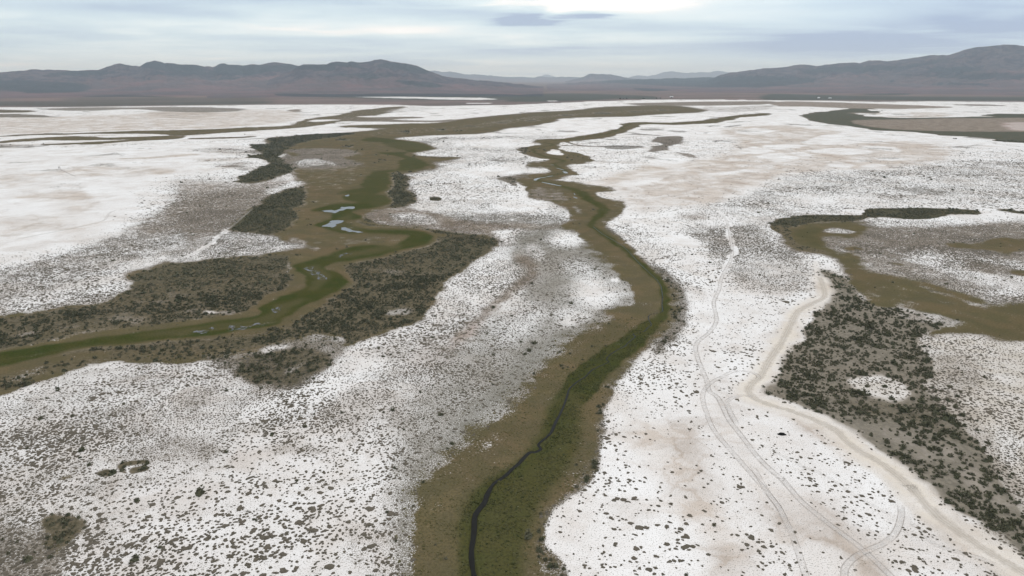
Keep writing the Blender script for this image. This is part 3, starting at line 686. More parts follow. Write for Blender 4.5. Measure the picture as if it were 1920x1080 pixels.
# --- right olive meadow with shrub arc
Z5 = (1440, 370, 4)
paint(dict(G=.60, B=.22), z(*Z5, [(600, 200), (900, 215), (1200, 210), (1920, 170), (5000, 150), (5000, 900), (1920, 800), (1700, 790), (1500, 720), (1100, 620), (800, 560), (650, 420), (420, 380), (400, 300)]), 8, 4)
paint(spk(.34), z(*Z5, [(560, 170), (1000, 175), (1500, 160), (1920, 140), (5000, 140), (5000, 180), (1920, 190), (1300, 210), (900, 205)]), 6, 2, .85)
paint(spk(.36), z(*Z5, [(1000, 430), (1200, 400), (1450, 430), (1920, 480), (5000, 600), (5000, 760), (1920, 760), (1700, 700), (1600, 640), (1300, 560)]), 14, 6, .75)
paint(dict(G=.6, B=.5), z(*Z5, [(900, 310), (1180, 320), (1230, 350), (1000, 380), (850, 350)]), 8, 3, .6)
paint(dict(G=.7, B=.5), z(*Z5, [(1500, 480), (1800, 520), (1900, 570), (1650, 570), (1500, 520)]), 8, 3, .6)
OA = z(*Z5, [(165, 215), (300, 190), (400, 182), (620, 185), (760, 215), (740, 240), (700, 270), (620, 303), (500, 292), (410, 300), (400, 350), (460, 395), (560, 420), (640, 415), (670, 480), (740, 550), (860, 580), (1000, 600), (1200, 640), (1370, 690), (1600, 770), (1700, 825), (1920, 800), (5000, 780), (5000, 1100), (1920, 1075), (1700, 1045), (1500, 1028), (1250, 1048), (1130, 1010), (1300, 940), (1500, 942), (1250, 880), (1050, 835), (980, 800), (880, 860), (740, 860), (740, 760), (700, 710), (590, 650), (600, 600), (555, 500), (430, 430), (200, 385), (130, 335), (120, 270)])
paint(spk(.65, B=.3), OA, 5, 3, .8, grow=12)
paint(dict(O=.9, N=.12), OA, 9, 4)
paint({'+': 1, 'R': .10}, OA, 9, 4)
paint(dict(N=.5, O=.5), z(*Z5, [(200, 260), (380, 220), (400, 300), (420, 380), (300, 350)]), 6, 3, .8)
paint(dict(O=.55, W=.6, B=.2), z(*Z5, [(800, 650), (1000, 620), (1100, 660), (1000, 700), (860, 690)]), 10, 4, .6)
paint(dict(B=.6, O=.5), z(*Z5, [(700, 700), (900, 720), (1100, 760), (1300, 830), (1100, 820), (980, 780), (760, 800), (740, 750)]), 8, 4, .7)
paint(dict(N=.2, O=.8), z(*Z5, [(1500, 940), (1920, 900), (5000, 900), (5000, 1000), (1920, 1000), (1650, 1010)]), 10, 5, .7)
paint(spk(.5, B=.2), z(*Z5, [(1130, 650), (1300, 700), (1500, 780), (1700, 830), (1600, 830), (1400, 770), (1200, 700)]), 4, 2, .6)
paint(spk(.42), z(*Z5, [(380, 252), (450, 232), (540, 230), (670, 260), (600, 268), (480, 268)]), 2, 1)
paint(dict(O=.75, B=.45, K=.4), z(*Z5, [(10, 222), (70, 205), (160, 225), (170, 300), (230, 350), (420, 395), (440, 425), (250, 395), (150, 355), (110, 290)]), 2, 1)
for q in ([(1330, 345), (1550, 340), (1650, 318), (1750, 295), (1920, 310), (2200, 310), (2200, 400), (1920, 400), (1800, 435), (1650, 400), (1500, 395), (1370, 375)],
          [(560, 375), (650, 368), (720, 395), (620, 402)], [(1820, 548), (1920, 550), (2200, 560), (2200, 600), (1920, 590)], [(900, 485), (1000, 505), (1010, 515), (930, 505)]):
    paint(dict(O=.85, G=.3), z(*Z5, q), 3, 1, .95)
for q in ([(10, 215), (60, 170), (180, 148), (300, 133), (600, 138), (700, 140), (760, 150), (620, 182), (400, 180), (250, 200), (160, 218), (70, 205)],
          [(700, 140), (740, 110), (760, 88), (1100, 80), (1400, 90), (1580, 100), (1570, 125), (1350, 130), (1200, 160), (1100, 165), (900, 150), (800, 155)],
          [(1700, 90), (1800, 90), (1920, 108), (2400, 130), (2400, 145), (1920, 122), (1780, 105)]):
    paint(dict(K=.95), z(*Z5, q), 2, 1)
for (a, b, c, d) in ((1720, 313, 1790, 316), (1760, 328, 1860, 330), (1760, 336, 1800, 339), (1885, 338, 2100, 342), (1860, 327, 1990, 331)):
    stroke(dict(K=.8, B=.3), [(a, b, 2), ((a + c) / 2, (b + d) / 2, 9), (c, d, 3)], 3, 1, .8)

# shrub belt
Z6 = (1280, 540, 3)
BELT = z(*Z6, [(760, -110), (900, -60), (960, 0), (1040, 90), (1240, 125), (1400, 165), (1500, 200), (1320, 290), (1400, 400), (1420, 470), (1340, 560), (1500, 690), (1650, 850), (1800, 1100), (2100, 1500), (3000, 2600), (2600, 2600), (1900, 1500), (1500, 1230), (1340, 1120), (1230, 1020), (1100, 910), (900, 790), (800, 720), (640, 650), (520, 610), (440, 590), (425, 550), (480, 515), (560, 480), (535, 440), (545, 370), (640, 305), (690, 285), (655, 240), (745, 180), (725, 140), (820, 60), (800, 0), (770, -60)])
PALE = z(*Z6, [(1340, 320), (1560, 265), (1920, 320), (3000, 400), (3500, 2600), (3000, 2600), (2100, 1500), (1800, 1100), (1650, 850), (1500, 690), (1340, 560), (1430, 470), (1400, 400)])
paint(dict(G=.58, B=.10, R=.5), PALE, 10, 6)
paint(dict(G=.72, B=.35, W=.2, R=.1), z(*Z6, [(1340, 360), (1500, 360), (1650, 430), (1700, 560), (1560, 600), (1440, 560), (1420, 470)]), 14, 8, .7)
paint(dict(G=.4, W=.2), z(*Z6, [(1750, 820), (1850, 800), (1900, 900), (1860, 1080), (1780, 1080), (1760, 950)]), 8, 5, .7)
paint(dict(K=.34, G=.6, R=.3, B=.2), [(1690, 620), (1740, 640), (1760, 700), (1790, 720), (1830, 780), (1880, 850), (1960, 960), (2100, 1200), (1900, 1200), (1820, 950), (1760, 830), (1700, 740)], 14, 8, .9)
paint(dict(K=.7, B=.45, R=.12), BELT, 4, 3)
paint(dict(K=.45, B=.5, G=.4, W=.2), z(*Z6, [(900, 620), (1250, 640), (1500, 760), (1640, 880), (1400, 800), (1200, 740), (1000, 700)]), 12, 7, .6)
paint(dict(K=.35, B=.6, R=.15), z(*Z6, [(1050, 760), (1300, 800), (1600, 960), (1900, 1250), (1700, 1200), (1400, 1000), (1150, 860)]), 14, 8, .5)
paint(dict(G=.5, R=.35, B=.05), z(*Z6, [(930, 520), (1000, 495), (1100, 490), (1200, 520), (1260, 580), (1250, 620), (1150, 630), (1000, 580)]), 6, 4, .95)
paint(spk(.6, B=.2), z(*Z6, [(1200, 135), (1400, 160), (1600, 195), (1400, 200), (1250, 180)]), 6, 3, .6)

# --- sand edge and dirt road
ROAD = z(*Z6, [(770, -60), (800, 40), (720, 90), (650, 130), (610, 200), (560, 300), (510, 370), (475, 430), (440, 490), (385, 545), (370, 580), (410, 625), (500, 660), (620, 695), (760, 750), (860, 800), (920, 860), (1000, 920), (1100, 975), (1190, 1040), (1290, 1130)]) + z(1440, 780, 3.6, [(960, 470), (1050, 580), (1180, 700), (1400, 860), (1728, 1060), (2100, 1300), (2600, 1700)])
ROADC = [(x, y, max(6, (y - 300) * 0.075)) for x, y in ROAD]
stroke(dict(R=.55, T=.5, G=.15), [(x + 2, y, w * 1.7) for x, y, w in ROADC], 7, 4, .8)
stroke(dict(R=1, T=.3, V=1), ROADC, 3, 2, .9)
paint(dict(R=.5, T=.4, G=.2), z(*Z5, [(380, 480), (400, 600), (440, 740), (400, 800), (300, 850), (330, 900), (250, 970), (180, 980), (230, 850), (330, 740), (370, 640), (345, 520)]), 4, 3, .8)
stroke(dict(R=.6, T=.3, G=.1), [(x - 14 - (y - 700) * .05, y + 8, 6) for x, y in ROAD[12:]], 4, 3, .6)

# --- two-wheel tracks over the salt (full width swathes kept free of plants)
T_MAIN = z(1200, 230, 4, [(600, 660), (650, 740), (678, 860), (690, 1000)]) + z(*Z6, [(220, -60), (205, 10), (175, 80), (190, 180), (150, 250), (80, 310), (80, 380), (110, 460), (135, 520), (150, 580), (200, 620), (260, 740), (330, 830), (430, 960), (560, 1080)]) + z(1440, 780, 3.6, [(90, 420), (220, 570), (400, 720), (600, 870), (830, 1080), (1150, 1400)])
T_LOOP = z(1240, 620, 6, [(1080, 560), (1090, 510), (1000, 465), (880, 455), (780, 470), (700, 510), (600, 560), (520, 620), (470, 700), (470, 800), (510, 930), (560, 1060)]) + [(1345, 815), (1375, 850), (1410, 890), (1440, 925), (1462, 955), (1480, 1000)]
T_HOOK = z(1240, 620, 6, [(1040, 740), (940, 732), (850, 740), (780, 765), (740, 800), (745, 850), (790, 940), (850, 1050)])
T_ARC = z(1440, 780, 3.6, [(895, 600), (898, 680), (860, 790), (780, 860), (690, 900), (600, 945), (530, 1010), (515, 1080), (530, 1250)])
T_THIN = z(1440, 780, 3.6, [(0, 215), (100, 270), (200, 325), (400, 410), (560, 520), (680, 590), (870, 690)])
T_SIDE = z(1440, 780, 3.6, [(950, 720), (1040, 770), (1090, 840), (1180, 890), (1400, 950), (1550, 1010)])
T_OLD = z(1440, 780, 3.6, [(-110, 330), (0, 520), (70, 610), (120, 710), (170, 820), (230, 1000), (260, 1100)])
T_WEST = z(0, 280, 4, [(1900, 440), (1760, 560), (1700, 610), (1600, 690), (1500, 760), (1380, 810)])
T_NW = z(0, 280, 4, [(870, 455), (820, 480), (800, 510), (760, 540), (560, 590), (300, 640), (100, 680)])
TRACKS = [(T_MAIN, 3.4, 'dirt_track', 1.0), (T_LOOP, 2.6, 'tyre_track', .9), (T_HOOK, 2.4, 'tyre_track', 1.0), (T_ARC, 2.6, 'tyre_track', 1.0), (T_THIN, 1.9, 'tyre_track', .6), (T_SIDE, 2.2, 'tyre_track', .8), (T_OLD, 2.6, 'tyre_track', .7), (T_WEST, 3.2, 'dirt_track', .6), (T_NW, 3.0, 'tyre_track', .6)]
for pts, wid, _, _ in TRACKS[:4] + TRACKS[7:8]:
    stroke({'+': 1, 'V': 1, 'G': 0.02}, [(x, y, wid) for x, y in pts], 1, 1, metric=True)

# --- desert beyond the flats
paint(DES, [(-600, -400), (-600, 202), (0, 201), (130, 201), (240, 199.5), (480, 196.5), (620, 196), (740, 196.5), (800, 199), (900, 197.5), (960, 197), (1040, 193), (1100, 191), (1180, 188), (1300, 187), (1440, 188), (1560, 189), (1640, 191), (1740, 190), (1920, 191.5), (2520, 192), (2520, -400)], 2, 1, smooth=False)
for q in ([(620, 180), (730, 180.5), (830, 182.5), (900, 183), (935, 186), (900, 187.5), (830, 186.5), (720, 183.5), (640, 181)],
          [(875, 193), (920, 193), (920, 194.3), (875, 194.3)], [(1025, 188.6), (1046, 188.6), (1046, 190), (1025, 190)], [(1095, 190), (1160, 189.5), (1160, 191), (1095, 191.5)],
          [(560, 181), (600, 180.5), (600, 181.6), (560, 182)], [(1200, 187), (1360, 186.6), (1360, 188.2), (1200, 188.6)], [(1380, 187), (1398, 187), (1398, 188.2), (1380, 188.2)],
          [(1540, 193), (1640, 194), (1640, 195.2), (1540, 194.4)]):
    paint(dict(G=.15), q, 1, 0, .9, smooth=False)
paint(dict(B=.8, G=.3), [(1445, 193), (1480, 190), (1560, 192), (1680, 196), (1790, 201), (1700, 204), (1590, 203), (1515, 200), (1460, 199)], 3, 1)
paint(dict(B=.5, O=.2, G=.5), [(1180, 194), (1300, 191), (1440, 190), (1440, 195), (1330, 198), (1260, 198), (1200, 197)], 4, 1, .9)
paint(spk(.5, B=.3), [(1320, 200), (1360, 201), (1440, 197), (1440, 205), (1380, 210), (1320, 207)], 4, 1, .6)
stroke(dict(G=.75, O=.4), [(1030, 216, 2), (1240, 214, 2), (1440, 213.5, 3), (1500, 214.5, 3), (1530, 213, 2)], 2, 0, .7)

paint(dict(G=.5, B=.5), z(1200, 230, 4, [(280, 220), (380, 240), (450, 262), (380, 262), (300, 240)]), 3, 1, .8)
paint(dict(G=.9, B=.3), z(960, 170, 4, [(1050, 375), (1130, 345), (1290, 345), (1260, 380), (1200, 410), (1110, 455), (1020, 455), (1060, 420), (1130, 400)]), 3, 1, .85)
for q in ([(830, 330), (1000, 325), (1150, 340), (1000, 335)], [(860, 310), (980, 322), (1100, 335), (960, 330)], [(960, 290), (1100, 285), (1150, 295), (1000, 300)], [(1600, 270), (1700, 255), (1720, 262), (1640, 275)],
          [(1470, 262), (1485, 262), (1485, 275), (1470, 275)], [(1430, 318), (1480, 310), (1470, 320)], [(1520, 385), (1560, 383), (1540, 388)], [(500, 410), (650, 415), (800, 410), (1000, 418), (900, 435), (760, 440), (640, 420)]):
    paint(dict(G=.7, O=.1), z(960, 170, 4, q), 2, 1, .8)

# dark woodland and greenish belts of the desert and hills
def F_(pts, v=1.0, fx=3, fy=1, D=True):
    paint({'+': 1, 'F': v}, pts, fx, fy)
F_(z(0, 90, 4, [(-1200, 240), (0, 240), (300, 245), (600, 265), (700, 300), (600, 330), (450, 335), (200, 340), (0, 320), (-1200, 330)]), .6, 10, 2)
F_(z(0, 90, 4, [(600, 365), (900, 355), (1300, 365), (1250, 372), (800, 366)]), .9, 5, 1)
F_(z(0, 90, 4, [(-1200, 405), (200, 400), (900, 402), (1900, 395), (1920, 420), (800, 432), (-1200, 430)]), .75, 10, 2)
F_(z(0, 90, 4, [(560, 375), (1200, 375), (1920, 372), (1920, 400), (560, 400)]), .5, 12, 1)
F_(z(0, 90, 4, [(330, 195), (500, 175), (750, 165), (900, 185), (700, 205), (400, 205)]), .7, 6, 1)
F_(z(0, 90, 4, [(1060, 228), (1120, 228), (1120, 234), (1060, 234)]), 1, 1, 0)
F_(z(0, 90, 4, [(1120, 190), (1300, 182), (1390, 178), (1600, 180), (1900, 178), (1900, 196), (1600, 200), (1300, 196)]), 1, 3, 1)
F_(z(0, 90, 4, [(1560, 232), (1700, 225), (1850, 218), (1700, 238), (1580, 238)]), .9, 4, 1)
F_(z(0, 90, 4, [(870, 130), (900, 112), (940, 120), (1040, 140), (960, 150), (880, 145)]), .5, 4, 1)
F_(z(0, 90, 4, [(1060, 140), (1150, 95), (1200, 105), (1400, 122), (1540, 135), (1500, 150), (1540, 170), (1300, 172), (1180, 160)]), .85, 4, 1)
F_(z(0, 90, 4, [(1600, 140), (1670, 115), (1740, 120), (1920, 130), (2300, 115), (2500, 130), (2480, 170), (2200, 160), (1900, 190), (1650, 185)]), .9, 4, 1)
F_(z(480, 90, 4, [(300, 135), (380, 122), (520, 122), (600, 105), (700, 102), (880, 108), (760, 125), (850, 160), (700, 140), (560, 130), (480, 145), (400, 130)]), .8, 4, 1)
F_(z(480, 90, 4, [(900, 125), (1050, 110), (1200, 135), (1300, 175), (1240, 195), (1100, 165), (960, 150)]), .8, 4, 1)
F_(z(480, 90, 4, [(1040, 240), (1150, 245), (1300, 255), (1400, 290), (1250, 292), (1120, 270)]), .9, 4, 1)
F_(z(480, 90, 4, [(500, 195), (540, 190), (900, 185), (1060, 200), (900, 235), (700, 225)]), .45, 5, 1)
F_(z(480, 90, 4, [(180, 342), (600, 345), (1200, 342), (1920, 348), (1920, 385), (1700, 395), (1200, 390), (600, 370), (200, 360)]), .9, 5, 1)
F_(z(960, 90, 4, [(0, 370), (150, 345), (600, 345), (1060, 362), (1060, 385), (800, 380), (500, 395), (0, 402)]), 1, 4, 1)
F_(z(960, 90, 4, [(640, 255), (900, 235), (1400, 218), (1920, 210), (2300, 240), (1920, 290), (1300, 290), (1000, 275)]), .8, 8, 2)
F_(z(960, 90, 4, [(900, 300), (1100, 305), (1180, 318), (1000, 325)]), .6, 5, 1)
F_(z(1440, 70, 4, [(0, 425), (300, 430), (700, 440), (1200, 445), (1920, 450), (4000, 455), (4000, 480), (1500, 475), (600, 470), (0, 470)]), 1, 5, 1)
F_(z(1440, 70, 4, [(720, 428), (900, 422), (1060, 424), (1000, 432), (800, 434)]), 1, 3, 1)
F_(z(1440, 70, 4, [(220, 262), (350, 240), (500, 225), (700, 220), (850, 210), (1000, 225), (1060, 238), (900, 250), (820, 245), (700, 262), (500, 258), (380, 270)]), 1, 3, 1)
F_(z(1440, 70, 4, [(1220, 240), (1300, 225), (1500, 228), (1600, 238), (1500, 260), (1260, 262)]), 1, 4, 1)
F_(z(1440, 70, 4, [(880, 330), (1000, 322), (1150, 322), (1100, 330), (950, 336)]), .9, 4, 1)
F_(z(1440, 70, 4, [(1200, 352), (1400, 340), (1700, 352), (1500, 358)]), .8, 4, 1)
F_(z(1440, 70, 4, [(1000, 200), (1200, 185), (1300, 160), (1380, 180), (1200, 210), (1060, 225)]), .5, 5, 2)
F_(z(1440, 70, 4, [(900, 275), (1920, 265), (4000, 270), (4000, 310), (1920, 320), (1300, 310)]), .5, 12, 2)

# ------------------------------------------------------------------ reading the cover map at ground points
KEYS = {c: M[c] for c in CH}


def warped(x, y):
    r = np.hypot(x, y)
    wx = np.zeros_like(x)
    wy = np.zeros_like(x)
    for i, lam in enumerate((3.0, 8.0, 21.0, 55.0, 140.0, 360.0, 900.0)):
        amp = 0.20 * lam
        w = amp * np.clip(1.6 - amp / np.maximum(r / 150.0, 1e-3), 0, 1) * (np.clip(lam * 500 / np.maximum(r, 1), 0, 1) if lam < 20 else 1)
        wx += w * (vnoise(x / lam, y / lam, 50 + i) * 2 - 1)
        wy += w * (vnoise(x / lam, y / lam, 90 + i) * 2 - 1)
    return x + wx, y + wy


def sample(px, py, keys=CH):
    fx = np.clip(px - X0 - 0.5, 0, W_ - 1.001)
    fy = np.clip(vrow(py) - 0.5, 0, H_ - 1.001)
    ix, iy = fx.astype(np.int32), fy.astype(np.int32)
    tx, ty = (fx - ix).astype(np.float32), (fy - iy).astype(np.float32)
    out = {}
    for k in keys:
        m = KEYS[k]
        out[k] = (m[iy, ix] * (1 - tx) + m[iy, ix + 1] * tx) * (1 - ty) + (m[iy + 1, ix] * (1 - tx) + m[iy + 1, ix + 1] * tx) * ty
    return out


def cover(x, y, keys=CH):
    wx, wy = warped(x, y)
    return sample(*project(wx, wy), keys)


def mesh_from(name, V, Fc, smooth=True):
    """V (n,3); Fc list of (k, faces ndarray (m,k))"""
    me = bpy.data.meshes.new(name)
    V = np.ascontiguousarray(V, np.float32)
    me.vertices.add(len(V))
    me.vertices.foreach_set('co', V.ravel())
    loops = np.concatenate([f.ravel() for f in Fc]).astype(np.int32)
    tot = np.concatenate([np.full(len(f), f.shape[1]) for f in Fc]).astype(np.int32)
    st = np.concatenate([[0], np.cumsum(tot)[:-1]]).astype(np.int32)
    me.loops.add(len(loops))
    me.loops.foreach_set('vertex_index', loops)
    me.polygons.add(len(tot))
    me.polygons.foreach_set('loop_start', st)
    me.polygons.foreach_set('loop_total', tot)
    me.polygons.foreach_set('use_smooth', np.full(len(tot), smooth, bool))
    me.update(calc_edges=True)
    return me


def attr4(me, name, a, b, c, d):
    at = me.attributes.new(name, 'FLOAT_COLOR', 'POINT')
    A = np.stack([np.broadcast_to(q, a.shape) for q in (a, b, c, d)], 1).astype(np.float32)
    at.data.foreach_set('color', A.ravel())


def attr1(me, name, a, dom='POINT'):
    at = me.attributes.new(name, 'FLOAT', dom)
    at.data.foreach_set('value', np.ascontiguousarray(a, np.float32))


def link(name, me, mat=None, parent=None, **props):
    o = bpy.data.objects.new(name, me)
    col.objects.link(o)
    if mat is not None and not me.materials:
        me.materials.append(mat)
    if parent is not None:
        o.parent = parent
    for k, v in props.items():
        o[k] = v
    return o


def new_mat(name):
    m = bpy.data.materials.new(name)
    m.use_nodes = True
    nt = m.node_tree
    b = nt.nodes['Principled BSDF']
    b.inputs['Roughness'].default_value = 0.95
    b.inputs['Specular IOR Level'].default_value = 0.1
    return m, nt, b


# ------------------------------------------------------------------ materials
def ground_mat():
    m, nt, b = new_mat('playa_ground')
    tc = N(nt, 'ShaderNodeTexCoord')
    P = tc.outputs['Object']
    ch = {}
    for nm, ks in (('cov_a', 'GTON'), ('cov_b', 'KRDB'), ('cov_c', 'FWVE')):
        a = N(nt, 'ShaderNodeAttribute', attribute_name=nm)
        s = N(nt, 'ShaderNodeSeparateColor')
        L(nt, a, 0, s, 0)
        for i, k in enumerate(ks):
            ch[k] = s.outputs[i] if i < 3 else a.outputs['Alpha']
    nf = N(nt, 'ShaderNodeAttribute', attribute_name='near').outputs['Fac']
    far = N(nt, 'ShaderNodeAttribute', attribute_name='far').outputs['Fac']
    # noises, all in metres
    nA = noise(nt, P, 0.085, 8, 0.60)            # clumps 12 m down to 0.1 m
    nB = noise(nt, P, 1.3, 4, 0.65)              # fine dots
    nC = noise(nt, P, 0.018, 5, 0.55)
    nD = noise(nt, P, 0.0021, 6, 0.6)
    nE = noise(nt, P, 0.5, 5, 0.6)
    nG = noise(nt, P, 5.0, 3, 0.6)
    nH = noise(nt, mapping(nt, P, (1, 1, 1), (500, 90, 0)), 0.045, 7, 0.62)

    def soft(chn, nz, amp, w):
        v = mth(nt, 'ADD', chn, mth(nt, 'MULTIPLY', mth(nt, 'SUBTRACT', nz, 0.5), amp))
        return sstep(nt, v, 0.5 - w, 0.5 + w)
    # salt crust
    salt = mixc(nt, sstep(nt, nC, 0.35, 0.7), (0.70, 0.685, 0.682), (0.62, 0.59, 0.575))
    salt = mixc(nt, mth(nt, 'MULTIPLY', sstep(nt, nE, 0.52, 0.75), 0.35), salt, (0.56, 0.525, 0.49))
    tanc = mixc(nt, sstep(nt, nH, 0.4, 0.62), (0.50, 0.435, 0.385), (0.385, 0.325, 0.28))
    tm = mth(nt, 'ADD', mth(nt, 'MULTIPLY', ch['T'], 1.15), mth(nt, 'MULTIPLY', mth(nt, 'SUBTRACT', nH, 0.5), mth(nt, 'MULTIPLY', ch['T'], 2.4)))
    nP = noise(nt, mapping(nt, P, (1, 1, 1), (20, 700, 0)), 0.011, 9, 0.60, 0.8)
    nQ = noise(nt, mapping(nt, P, (1, 1, 1), (70, 30, 0)), 0.03, 8, 0.62, 0.6)
    tm = mth(nt, 'MULTIPLY', ch['T'], mth(nt, 'ADD', 0.55, mth(nt, 'MULTIPLY', sstep(nt, nP, 0.44, 0.56), 0.7)))
    tm = mth(nt, 'ADD', tm, mth(nt, 'MULTIPLY', sstep(nt, nQ, 0.45, 0.64), 0.42))
    def crack(sc, w, lo):
        v = N(nt, 'ShaderNodeTexVoronoi', feature='DISTANCE_TO_EDGE')
        nd = N(nt, 'ShaderNodeTexNoise')
        nd.inputs['Scale'].default_value = sc * 2.5
        nd.inputs['Detail'].default_value = 4
        nt.links.new(P, nd.inputs['Vector'])
        ad = N(nt, 'ShaderNodeVectorMath', operation='MULTIPLY_ADD')
        L(nt, nd, 1, ad, 0)
        ad.inputs[1].default_value = (0.9 / sc, 0.9 / sc, 0)
        nt.links.new(P, ad.inputs[2])
        v.inputs['Scale'].default_value = sc
        L(nt, ad, 0, v, 'Vector')
        return mth(nt, 'SUBTRACT', 1.0, sstep(nt, v.outputs['Distance'], lo, w))
    ck = mth(nt, 'MULTIPLY', crack(0.014, 0.10, 0.01), mth(nt, 'MULTIPLY', far, 0.65))
    ck = mth(nt, 'MAXIMUM', ck, mth(nt, 'MULTIPLY', crack(0.06, 0.09, 0.01), 0.30))
    tm = mth(nt, 'ADD', tm, mth(nt, 'MULTIPLY', ck, mth(nt, 'ADD', 0.35, ch['T'])))
    c = mixc(nt, mth(nt, 'MINIMUM', mth(nt, 'MAXIMUM', tm, 0.0), 1.0), salt, tanc)
    vt = mth(nt, 'ADD', ch['O'], mth(nt, 'ADD', mth(nt, 'MULTIPLY', ch['N'], 1.2), mth(nt, 'MULTIPLY', ch['K'], mth(nt, 'MAXIMUM', mth(nt, 'SUBTRACT', 0.9, mth(nt, 'MULTIPLY', ch['R'], 7.0)), 0.0))))
    vt = mth(nt, 'ADD', vt, mth(nt, 'MULTIPLY', ch['B'], 0.3))
    vt = mth(nt, 'MINIMUM', vt, 1.0)
    # fine dots and clumps of low plants on the crust
    nK = noise(nt, mapping(nt, P, (1, 1, 1), (900, 300, 0)), 0.010, 8, 0.62, 0.4)
    g = mth(nt, 'ADD', ch['G'], mth(nt, 'MULTIPLY', mth(nt, 'MINIMUM', vt, 0.6), 1.1))
    g = mth(nt, 'ADD', g, mth(nt, 'MULTIPLY', mth(nt, 'MULTIPLY', far, sstep(nt, nK, 0.57, 0.64)), mth(nt, 'SUBTRACT', 0.55, mth(nt, 'MULTIPLY', ch['T'], 0.30))))
    g = mth(nt, 'MINIMUM', g, 0.95)
    nS = noise(nt, mapping(nt, P, (1, 1, 1), (40, 7, 3)), 0.42, 4, 0.62)
    clf = mth(nt, 'ADD', mth(nt, 'MULTIPLY', nS, 0.52), mth(nt, 'ADD', mth(nt, 'MULTIPLY', nB, 0.28), mth(nt, 'MULTIPLY', nA, 0.20)))
    nF = noise(nt, P, 2.6, 4, 0.62)
    cln = mth(nt, 'ADD', mth(nt, 'MULTIPLY', nF, 0.74), mth(nt, 'MULTIPLY', nA, 0.26))
    cl = mth(nt, 'ADD', mth(nt, 'MULTIPLY', clf, mth(nt, 'SUBTRACT', 1.0, nf)), mth(nt, 'MULTIPLY', cln, nf))
    th = mth(nt, 'SUBTRACT', 0.645, mth(nt, 'MULTIPLY', g, mth(nt, 'SUBTRACT', 0.31, mth(nt, 'MULTIPLY', nf, 0.085))))
    spot = N(nt, 'ShaderNodeMapRange')
    spot.interpolation_type = 'SMOOTHSTEP'
    nt.links.new(mth(nt, 'SUBTRACT', cl, th), spot.inputs[0])
    spot.inputs[1].default_value = -0.012
    spot.inputs[2].default_value = 0.018
    tuftc = mixc(nt, sstep(nt, nH, 0.35, 0.65), (0.125, 0.11, 0.088), (0.175, 0.15, 0.125))
    tuftc = mixc(nt, mth(nt, 'MULTIPLY', ch['W'], 0.8), tuftc, (0.215, 0.205, 0.18))
    c = mixc(nt, mth(nt, 'MULTIPLY', spot.outputs[0], mth(nt, 'MINIMUM', mth(nt, 'MULTIPLY', g, 12.0), 0.92)), c, tuftc)
    # the wash: a thin grey-green film between the tufts
    c = mixc(nt, mth(nt, 'MULTIPLY', sstep(nt, mth(nt, 'ADD', mth(nt, 'MULTIPLY', ch['W'], 1.0), mth(nt, 'MULTIPLY', mth(nt, 'SUBTRACT', nF, 0.5), 4.5)), 0.25, 0.60), 0.85), c, (0.175, 0.165, 0.142))
    # bare brown soil
    soil = mixc(nt, sstep(nt, nH, 0.4, 0.6), (0.165, 0.125, 0.096), (0.25, 0.205, 0.165))
    soil = mixc(nt, mth(nt, 'MULTIPLY', sstep(nt, nB, 0.5, 0.62), 0.6), soil, (0.13, 0.11, 0.08))
    bm = mth(nt, 'MULTIPLY', ch['B'], mth(nt, 'ADD', 0.55, mth(nt, 'MULTIPLY', nA, 0.9)))
    c = mixc(nt, bm, c, soil)
    c = mixc(nt, mth(nt, 'MULTIPLY', ch['E'], 0.8), c, mixc(nt, nE, (0.24, 0.135, 0.09), (0.20, 0.12, 0.085)))
    # pale sand
    sand = mixc(nt, nE, (0.50, 0.44, 0.37), (0.62, 0.56, 0.49))
    c = mixc(nt, mth(nt, 'MULTIPLY', ch['R'], mth(nt, 'ADD', 0.45, mth(nt, 'MULTIPLY', sstep(nt, nA, 0.4, 0.6), 0.5))), c, sand)
    # olive-brown grass
    ol = mixc(nt, sstep(nt, nH, 0.36, 0.62), (0.128, 0.100, 0.052), (0.098, 0.082, 0.050))
    ol = mixc(nt, sstep(nt, nC, 0.4, 0.65), ol, (0.108, 0.083, 0.047))
    ol = mixc(nt, mth(nt, 'MULTIPLY', sstep(nt, nA, 0.40, 0.58), 0.5), ol, (0.078, 0.072, 0.036))
    ol = mixc(nt, mth(nt, 'MULTIPLY', sstep(nt, nQ, 0.48, 0.62), 0.5), ol, (0.15, 0.105, 0.06))
    ol = mixc(nt, mth(nt, 'MULTIPLY', sstep(nt, nB, 0.42, 0.62), 0.5), ol, (0.042, 0.038, 0.020))
    ol = mixc(nt, mth(nt, 'MULTIPLY', sstep(nt, nG, 0.45, 0.65), 0.3), ol, (0.165, 0.135, 0.078))
    om = soft(vt, mth(nt, 'ADD', mth(nt, 'MULTIPLY', nA, 0.5), mth(nt, 'MULTIPLY', nB, 0.5)), 3.4, 0.14)
    c = mixc(nt, om, c, ol)
    # shrubland
    c = mixc(nt, mth(nt, 'MINIMUM', mth(nt, 'MULTIPLY', mth(nt, 'MAXIMUM', mth(nt, 'SUBTRACT', ch['K'], 0.12), 0.0), 2.2), 0.93), c, mixc(nt, mth(nt, 'MULTIPLY', ch['R'], 7.0), mixc(nt, sstep(nt, nE, 0.35, 0.65), (0.060, 0.053, 0.033), (0.155, 0.125, 0.088)), mixc(nt, sstep(nt, nE, 0.35, 0.65), (0.22, 0.19, 0.16), (0.30, 0.265, 0.225))))
    kc = mixc(nt, sstep(nt, nE, 0.40, 0.60), (0.048, 0.048, 0.030), (0.088, 0.078, 0.050))
    kc = mixc(nt, sstep(nt, nC, 0.42, 0.6), kc, mixc(nt, sstep(nt, nE, 0.42, 0.6), (0.050, 0.047, 0.028), (0.10, 0.082, 0.052)))
    kd = mixc(nt, ch['F'], kc, (0.065, 0.075, 0.055))
